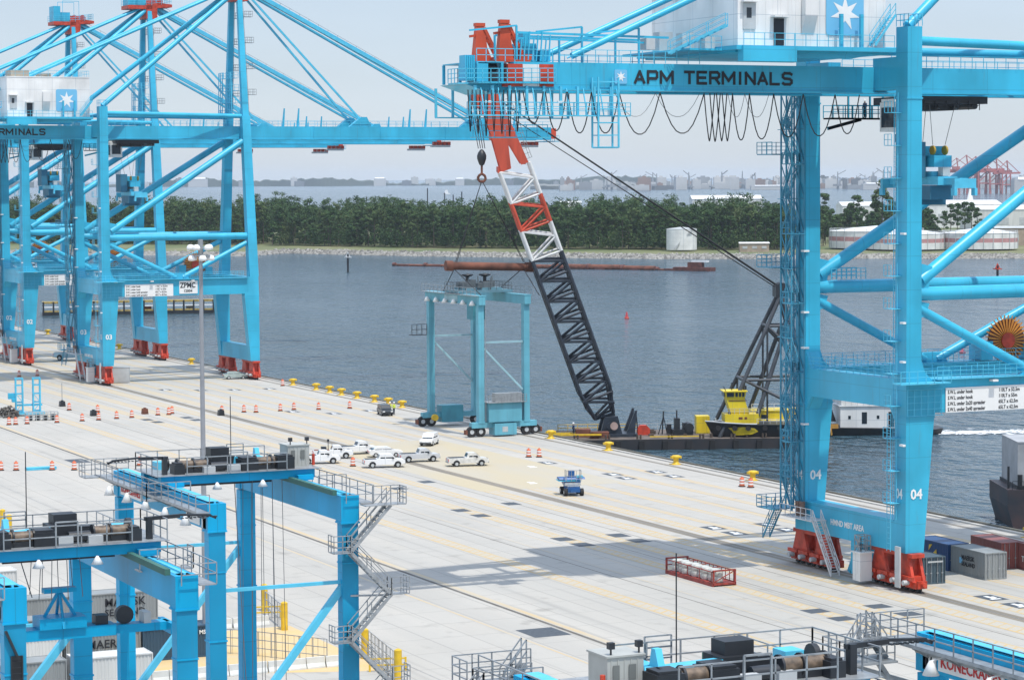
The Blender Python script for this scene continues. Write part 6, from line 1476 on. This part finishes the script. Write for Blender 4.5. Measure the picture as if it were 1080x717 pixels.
def put_tree(k, p, s, label, group):
    o = protos[k] if k not in used else copy_tree(protos[k]); used.add(k); o.location = p; o.scale = (s,s,s*rnd.uniform(.92,1.1)); o.rotation_euler = (0,0,rnd.uniform(0,6.28)); tag(o, label, 'tree', group)
# the wood: one mass
vs = []
for k in range(3900):
    px = nr.uniform(-40, 838); u = nr.random()**1.2; p = lerp_shore(px); c = off(p, 92+u*300+(65 if px < 285 else 0), 0)
    kind = 'pine' if nr.random() < .65 else 'broad'; h = (nr.uniform(15,23) if nr.random() < .8 else nr.uniform(23,28))*(1.0 if kind == 'pine' else .85)*(1+.05*math.sin(px*.05)+.04*math.sin(px*.17+1))
    if 795 < px: h *= .9
    near = u < .25
    a = tree_arrays(h, kind, 1000+k, 470 if near else 230); 
    if not near: a = a[a[:,2].reshape(-1,4).min(1).repeat(4) > h*.35] if True else a
    vs.append(a+np.array([c.x,c.y,0]))
for k in range(1300):                                        # undergrowth at the wood's edge
    px = nr.uniform(-40, 835); p = lerp_shore(px); c = off(p, 74+nr.random()*26+(65 if px < 285 else 0), 0); vs.append(tree_arrays(nr.uniform(4,12), 'broad', 5000+k, 150)+np.array([c.x,c.y,-.4]))
tag(bpy.data.objects.new('far_wood', quads_mesh('far_wood', np.concatenate(vs), LEAF)), kind='stuff'); COL.objects.link(bpy.data.objects['far_wood'])
TG = 'trees along the front edge of the wood'
for k in range(110):
    px = -20+k*7.8+rnd.uniform(-5,5); p = lerp_shore(px)
    put_tree(rnd.randrange(6) if rnd.random() < .5 else rnd.randrange(3), off(p, rnd.uniform(76,92)+(65 if px < 285 else 0), 0), rnd.uniform(.75,1.05), 'green tree at the front edge of the wood across the water', TG)
for i, (px, d, s) in enumerate(((868,1420,.9),(876,1500,1.0),(884,1460,.95),(893,1520,1.0),(903,1480,.9),(912,1500,1.05),(922,1530,1.1),(930,1500,1.1),(938,1540,1.0),(946,1500,.95),(838,1400,.9),(845,1440,.9),(853,1420,1.0),(861,1450,.8),(972,1480,1.0),(980,1520,.95),(985,1480,.8))):
    [put_tree(rnd.choice((0,3,4,5,4,3)), dist(px+e, d+e*6), s*f_*1.22, 'green tree standing behind the low striped tanks', 'trees behind the striped tanks') for e, f_ in ((0,1.1),(rnd.uniform(2,6),.85),(rnd.uniform(-5,-1),.5))]
for k in range(34):
    px = rnd.uniform(836, 950) if k < 28 else rnd.uniform(962, 988); put_tree(rnd.choice((3,4,5,3,4,0,1)), dist(px, rnd.uniform(1450,1580)), rnd.uniform(.8,1.35), 'green tree standing behind the low striped tanks', 'trees behind the striped tanks')
for i, (px, d, s) in enumerate(((995,1480,.75),(1002,1500,.9),(1009,1490,.95),(1017,1500,1.0),(1024,1490,.95),(1030,1500,.85))):
    put_tree(rnd.randrange(3), dist(px, d), s, 'pine in the small open clump in front of the white warehouse', 'pines before the white warehouse')
# tanks
PINK = mat('tank_pink', (.52,.27,.27), .6, dirt=.1)
for i, (px, d, r_, h_, lab) in enumerate(((924,1345,25,9.0,'wide low white tank with a pink band, left and behind the others'),(955,1322,20,8.0,'low white tank with a pink band, partly behind the crane leg'),(1033,1322,19.5,8.2,'low white tank with a pink band at the right, below the pines'))):
    t = thing('storage_tank', lab, 'storage tank', dist(px, d+r_), 0, 'striped storage tanks on the far bank')
    q = MB(); q.use(0).lathe((0,0,0), [(r_,0),(r_,h_*.42)], 40); q.use(1).lathe((0,0,0), [(r_,h_*.42),(r_,h_*.68)], 40); q.use(0).lathe((0,0,0), [(r_,h_*.68),(r_,h_)], 40); q.build('shell', [WHITE, PINK], t)
    MB().lathe((0,0,h_), [(r_+.2,0),(r_*.5,1.5),(.1,2.6)], 40).build('roof', WHITE, t)
    q = MB()
    for k in range(24): a = 2*math.pi*k/24; q.line((r_*1.005*math.cos(a),r_*1.005*math.sin(a),0),(r_*1.005*math.cos(a),r_*1.005*math.sin(a),h_), .25)
    q.rail([(r_*math.cos(2*math.pi*k/24), r_*math.sin(2*math.pi*k/24), h_) for k in range(25)], 1.2, 6, .15); q.build('handrail', PALEGREY, t)
t = thing('storage_tank', 'upright white cylindrical tank standing in front of the wood', 'storage tank', dist(719, 1345)); MB().lathe((0,0,0), [(8,0),(8,11)], 32).build('shell', WHITE, t); MB().lathe((0,0,11), [(8.1,0),(.1,1.0)], 32).build('roof', PALEGREY, t)
MB().stairs((-7,-5,0),(2,-8.6,10.5), 1.0, None, .15).build('stair', PALEGREY, t)
# bank buildings
def building(lab, p, w_, dp, h_, m, rz=None, roof=None, wins=0, group=None, cat='building', name='warehouse'):
    t = thing(name, lab, cat, p, -YAW if rz is None else rz, group); q = MB(); q.box(-w_/2,w_/2,-dp/2,dp/2,-1,h_); q.build('wall', m, t)
    r_ = MB(); r_.prism([(-dp/2-.4,h_),(dp/2+.4,h_),(0,h_+min(3,dp*.08))], -w_/2-.4, w_/2+.4, 'x'); r_.build('roof', roof or m, t)
    if wins:
        for k in range(wins):
            x = -w_/2+w_*(k+.5)/wins; MB().box(x-w_/wins*.25,x+w_/wins*.25,-dp/2-.15,-dp/2+.05,h_*.25,h_*.6).build('door', PALEGREY, t)
    return t
TAN = mat('tan_wall', (.42,.33,.25), .8)
building('low tan shed with a pale roof on the far bank, right of the white tank', dist(795,1330), 15, 8, 3.6, TAN, roof=WHITE, wins=3)
building('long low pale shed on the bank at the right edge', dist(1075,1420), 30, 12, 9, TAN, roof=PALEGREY, wins=4)
t = building('large white warehouse with two stubby stacks, behind the pines', dist(1005,1890), 62, 50, 17, WHITE, wins=5)
for x in (-14, 12): q = MB(); q.lathe((x,0,17), [(3,0),(2.4,3),(1.2,8),(.9,11)], 12); q.build('stack', WHITE, t)
building('second white warehouse, lower and further right than the one with stacks', dist(1062,1820), 60, 46, 14, WHITEC, wins=4)
building('white warehouse roof showing above the wood left of the crane leg', dist(765,2150), 58, 40, 19.5, WHITE)
building('small white roof showing just above the wood right of the boom', dist(602,1950), 16, 16, 19, WHITE)
building('white warehouse seen between the two right crane legs above the trees', dist(905,2000), 30, 40, 15, WHITE)
# dredging pipeline afloat before the far bank
pa, pb = gnd(415,280.5,WZ), gnd(752,286,WZ); L_ = (pb-pa).length; ang = math.atan2(pb.y-pa.y, pb.x-pa.x)
t = thing('floating_pipeline', 'long rusty red floating pipeline stretched across the water below the far bank', 'pipeline', pa, ang)
for k in range(9):
    x0, x1 = L_*k/9.6+.5, L_*(k+1)/9.6-.5; r_ = (.7,.8,1.0,1.0,1.2,1.5,1.5,1.3,.5)[k]
    MB().tube((x0,0,r_*.5),(x1,0,r_*.5), r_, 10).build('pipe', RUST, t)
    q = MB(); q.tube((x0-.6,0,.6),(x0+.8,0,.6), r_+.4, 10); q.box(x0+4,x0+9,-1.6,1.6,-.3,.8); q.build('float', mat('float_red', (.17,.06,.045), .7, dirt=.3), t)
q = MB(); q.box(L_*.89,L_,-2.5,2.5,-.4,1.6); q.box(L_*.93,L_*.97,-1.5,1.5,1.6,3.8); q.build('end_barge', mat('float_red', (.17,.06,.045)), t); MB().box(L_*.94,L_*.985,-1.2,1.2,3.8,4.6).build('cabin', WHITE, t)
# left pier seen between the crane legs
t = thing('floating_pier', 'two-tier floating pier with yellow edges moored between the far left cranes', 'pier', gnd(45,333,-3), math.atan2(757-768.6, 118.65-67))
q = MB(); q.box(0,53,0,6,-.3,1.0); q.build('pontoon', DARK, t)
q = MB(); q.box(0,53,0,.3,1.0,1.5); q.box(0,53,0,.3,3.6,4.2); q.box(0,53,0,5.6,4.0,4.1); q.build('edge_beam', mat('pier_yellow', (.55,.40,.12), .7, dirt=.3, scale=.8), t)
q = MB(); q.box(0,53,-.05,.0,2.4,2.8); q.box(0,53,.3,5.6,2.35,2.45); q.build('walkway', SIGNW, t)
q = MB()
for k in range(18): q.box(k*3.05,k*3.05+.5,-.15,.6,-1,4.2)
q.build('pile', DARK, t)
for k, (x, m_) in enumerate(((6,ORANGE),(17,TUGY),(31,ORANGE),(44,PALEGREY))): MB().box(x,x+2.2,2,4,1.0,2.3).build('deck_box', m_, t)
# posts beyond the wood and a small sailing boat
for i, (px, y0, d) in enumerate(((452,198,2300),(470,203,2300),(479,205,2250),(488,202,2250))):
    p = dist(px, d, -3); t = thing('tall_post', 'thin dark post in the row rising above the wood left of the hook', 'post', p, 0, 'thin posts above the wood'); MB().tube((0,0,-1),(0,0,(H0+3)-(y0-187)*d/FOC), .55, 6).build('pole', DARK, t)
t = thing('sail_boat', 'small white boat on the far water above the wood', 'boat', gnd(471,205,-3), R(20)); q = MB(); q.prism([(-9,0),(9,0),(11,2.5),(-10,2.5)], -2.5, 2.5, 'y'); q.build('hull', WHITE, t); MB().prism([(-6,2.5),(5,2.5),(2,11),(-3,11)], -1.5, 1.5, 'y').build('cabin', SIGNW, t)
# distant shores
def shore_strip(name, px0, px1, d, h_, step, m, zrag):
    q = MB(); pts = []; x = px0
    while x <= px1: pts.append(x); x += step
    a = [dist(x, d*(1+.01*math.sin(x*.05)), -3) for x in pts]; b = [V(p.x,p.y,-3+max(3,h_*(.6+.4*math.sin(x*.03+1)*math.sin(x*.011))+rnd.uniform(-zrag,zrag))) for p, x in zip(a, pts)]; c = [off(p, 900, 0) for p in a]; c = [V(p.x,p.y,b[i].z+4) for i, p in enumerate(c)]; n = len(pts)
    q.add(a+b+c, [(i,i+1,n+i+1,n+i) for i in range(n-1)]+[(n+i,n+i+1,2*n+i+1,2*n+i) for i in range(n-1)]); return tag(q.build(name, m), kind='structure')
FARG = strip_mat('far_trees', (.035,.055,.03), (.06,.075,.045), nz=.004)
shore_strip('distant_shore', -120, 700, 13500, 44, 4, FARG, 7); shore_strip('port_shore', 560, 1200, 8600, 17, 5, strip_mat('port_ground', (.20,.20,.19), (.12,.13,.11), nz=.006), 3)
FB = [mat('far_pale', (.55,.54,.52), .8), mat('far_grey', (.30,.31,.32), .8), mat('far_brick', (.30,.20,.16), .8), mat('far_dark', (.14,.15,.16), .8)]
GP = 'hazy buildings of the port on the far shore'
fb = {}
for k in range(230):
    px = rnd.uniform(585,1085) if k < 190 else rnd.uniform(-10, 560)
    d = rnd.uniform(7600,9600) if k < 190 else rnd.uniform(13300,13900)
    w_ = rnd.uniform(12,48); h_ = rnd.choice((12,16,20,24,30,38)) if k < 190 else rnd.choice((18,26,34,44)); mi = rnd.choice((0,0,0,1,1,2,3))
    if mi not in fb:
        q = MB(); q.box(-.5,.5,-.35,.35,0,1); q.box(-.2,.15,-.2,.2,1,1.12); o = q.build('port_building', FB[mi]); fb[mi] = o
    else: o = fb[mi].copy(); COL.objects.link(o)
    o.location = dist(px, d, -2.5); o.scale = (w_, w_*.8, h_); o.rotation_euler = (0,0,-YAW+rnd.uniform(-.3,.3))
    tag(o, 'pale hazy building in the port skyline on the far shore' if k < 190 else 'small hazy building on the most distant shore at the left', 'building', GP if k < 190 else 'hazy buildings on the most distant shore')
for px, d, w_, h_, lab in ((211,13000,95,48,'broad hazy tower block on the distant shore above the left crane braces'),(402,13200,60,44,'pale hazy block with a dome-like top on the distant shore left of the hook'),(486,13300,46,40,'pale hazy block on the distant shore just left of the hook'),(811,7600,110,14,'long low white pier shed on the far shore left of the crane leg'),(927,7400,100,20,'long white pier shed on the far shore between the crane legs'),(1088,5400,85,36,'large pale warehouse on the far shore beside the pink cranes')):
    t = thing('waterfront_building', lab, 'building', dist(px, d, -2.8), -YAW); q = MB(); q.box(-w_/2,w_/2,-20,20,0,h_*.85); q.build('wall', FB[0], t); q = MB(); q.prism([(-21,h_*.85),(21,h_*.85),(14,h_),(-14,h_)], -w_*.4, w_*.4, 'x'); q.build('roof', WHITE, t)
t0 = None
for k in range(34):
    px = rnd.uniform(600, 940); d = rnd.uniform(7600,8800)
    if t0 is None:
        t0 = thing('harbour_mast', 'thin hazy mast or dock crane standing in the port skyline', 'mast', dist(px,d,-2.5), 0, 'hazy masts in the port skyline'); q = MB(); q.beam((0,0,0),(0,0,48), 5, 5, w2=2, h2=2); q.beam((0,0,40),(22,6,52), 2, 2); q.box(-12,10,-6,6,8,14); q.build('mast', FB[1], t0); o = t0
    else: o = copy_tree(t0); o.location = dist(px,d,-2.5)
    s = rnd.uniform(.6,1.25); o.scale = (s,s,s); o.rotation_euler = (0,0,rnd.uniform(0,6.28))
PINKC = mat('port_crane_pink', (.46,.13,.12), .6)
t0 = None
for i, (px, s) in enumerate(((1004,1.25),(1014,1.35),(1024,1.3),(1035,1.35),(1046,1.25),(1058,1.15))):
    d = 5600
    if t0 is None:
        t0 = thing('port_crane', 'hazy pink gantry crane in the row on the far shore at the right', 'gantry crane', dist(px,d,-3), 0, 'pink gantry cranes on the far shore'); q = MB()
        for x in (-14,14):
            for y in (-9,9): q.beam((x,y,0),(x*.9,y*.8,44), 2.6, 2.6)
            q.beam((x,-9,20),(x,9,20), 2.2, 2.6)
        for y in (-8,8): q.beam((-13,y,22),(13,y,42), 1.6, 1.6); q.beam((-14,y,20),(14,y,20), 2.0, 2.4)
        q.build('legs', PINKC, t0); q = MB(); q.beam((-34,0,45),(48,0,46), 5, 4); q.beam((12,0,44),(8,0,74), 2.4, 2.4); q.beam((8,0,73),(46,0,47), 1.3, 1.3); q.beam((8,0,73),(-30,0,46), 1.3, 1.3); q.box(-20,-6,-5,5,46,52); q.build('boom', PINKC, t0); o = t0
    else: o = copy_tree(t0); o.location = dist(px,d,-3)
    o.scale = (s*.8,s*.8,s*.85); o.rotation_euler = (0,0,R(-30+i*7))
# ---------------------------------------------------------------- the air
hz = MB(); hz.box(-9000, 16000, -300, 17500, -5.0, 84.0)
HZ = bpy.data.materials.new('haze'); HZ.use_nodes = True; n, l = nt(HZ); n.remove(n['Principled BSDF'])
pv = n.new('ShaderNodeVolumePrincipled'); pv.inputs['Color'].default_value = (.80,.89,1.0,1); pv.inputs['Density'].default_value = 0.000032; pv.inputs['Anisotropy'].default_value = 0.0
l.new(pv.outputs[0], n['Material Output'].inputs['Volume'])
tag(hz.build('haze', HZ), kind='stuff')
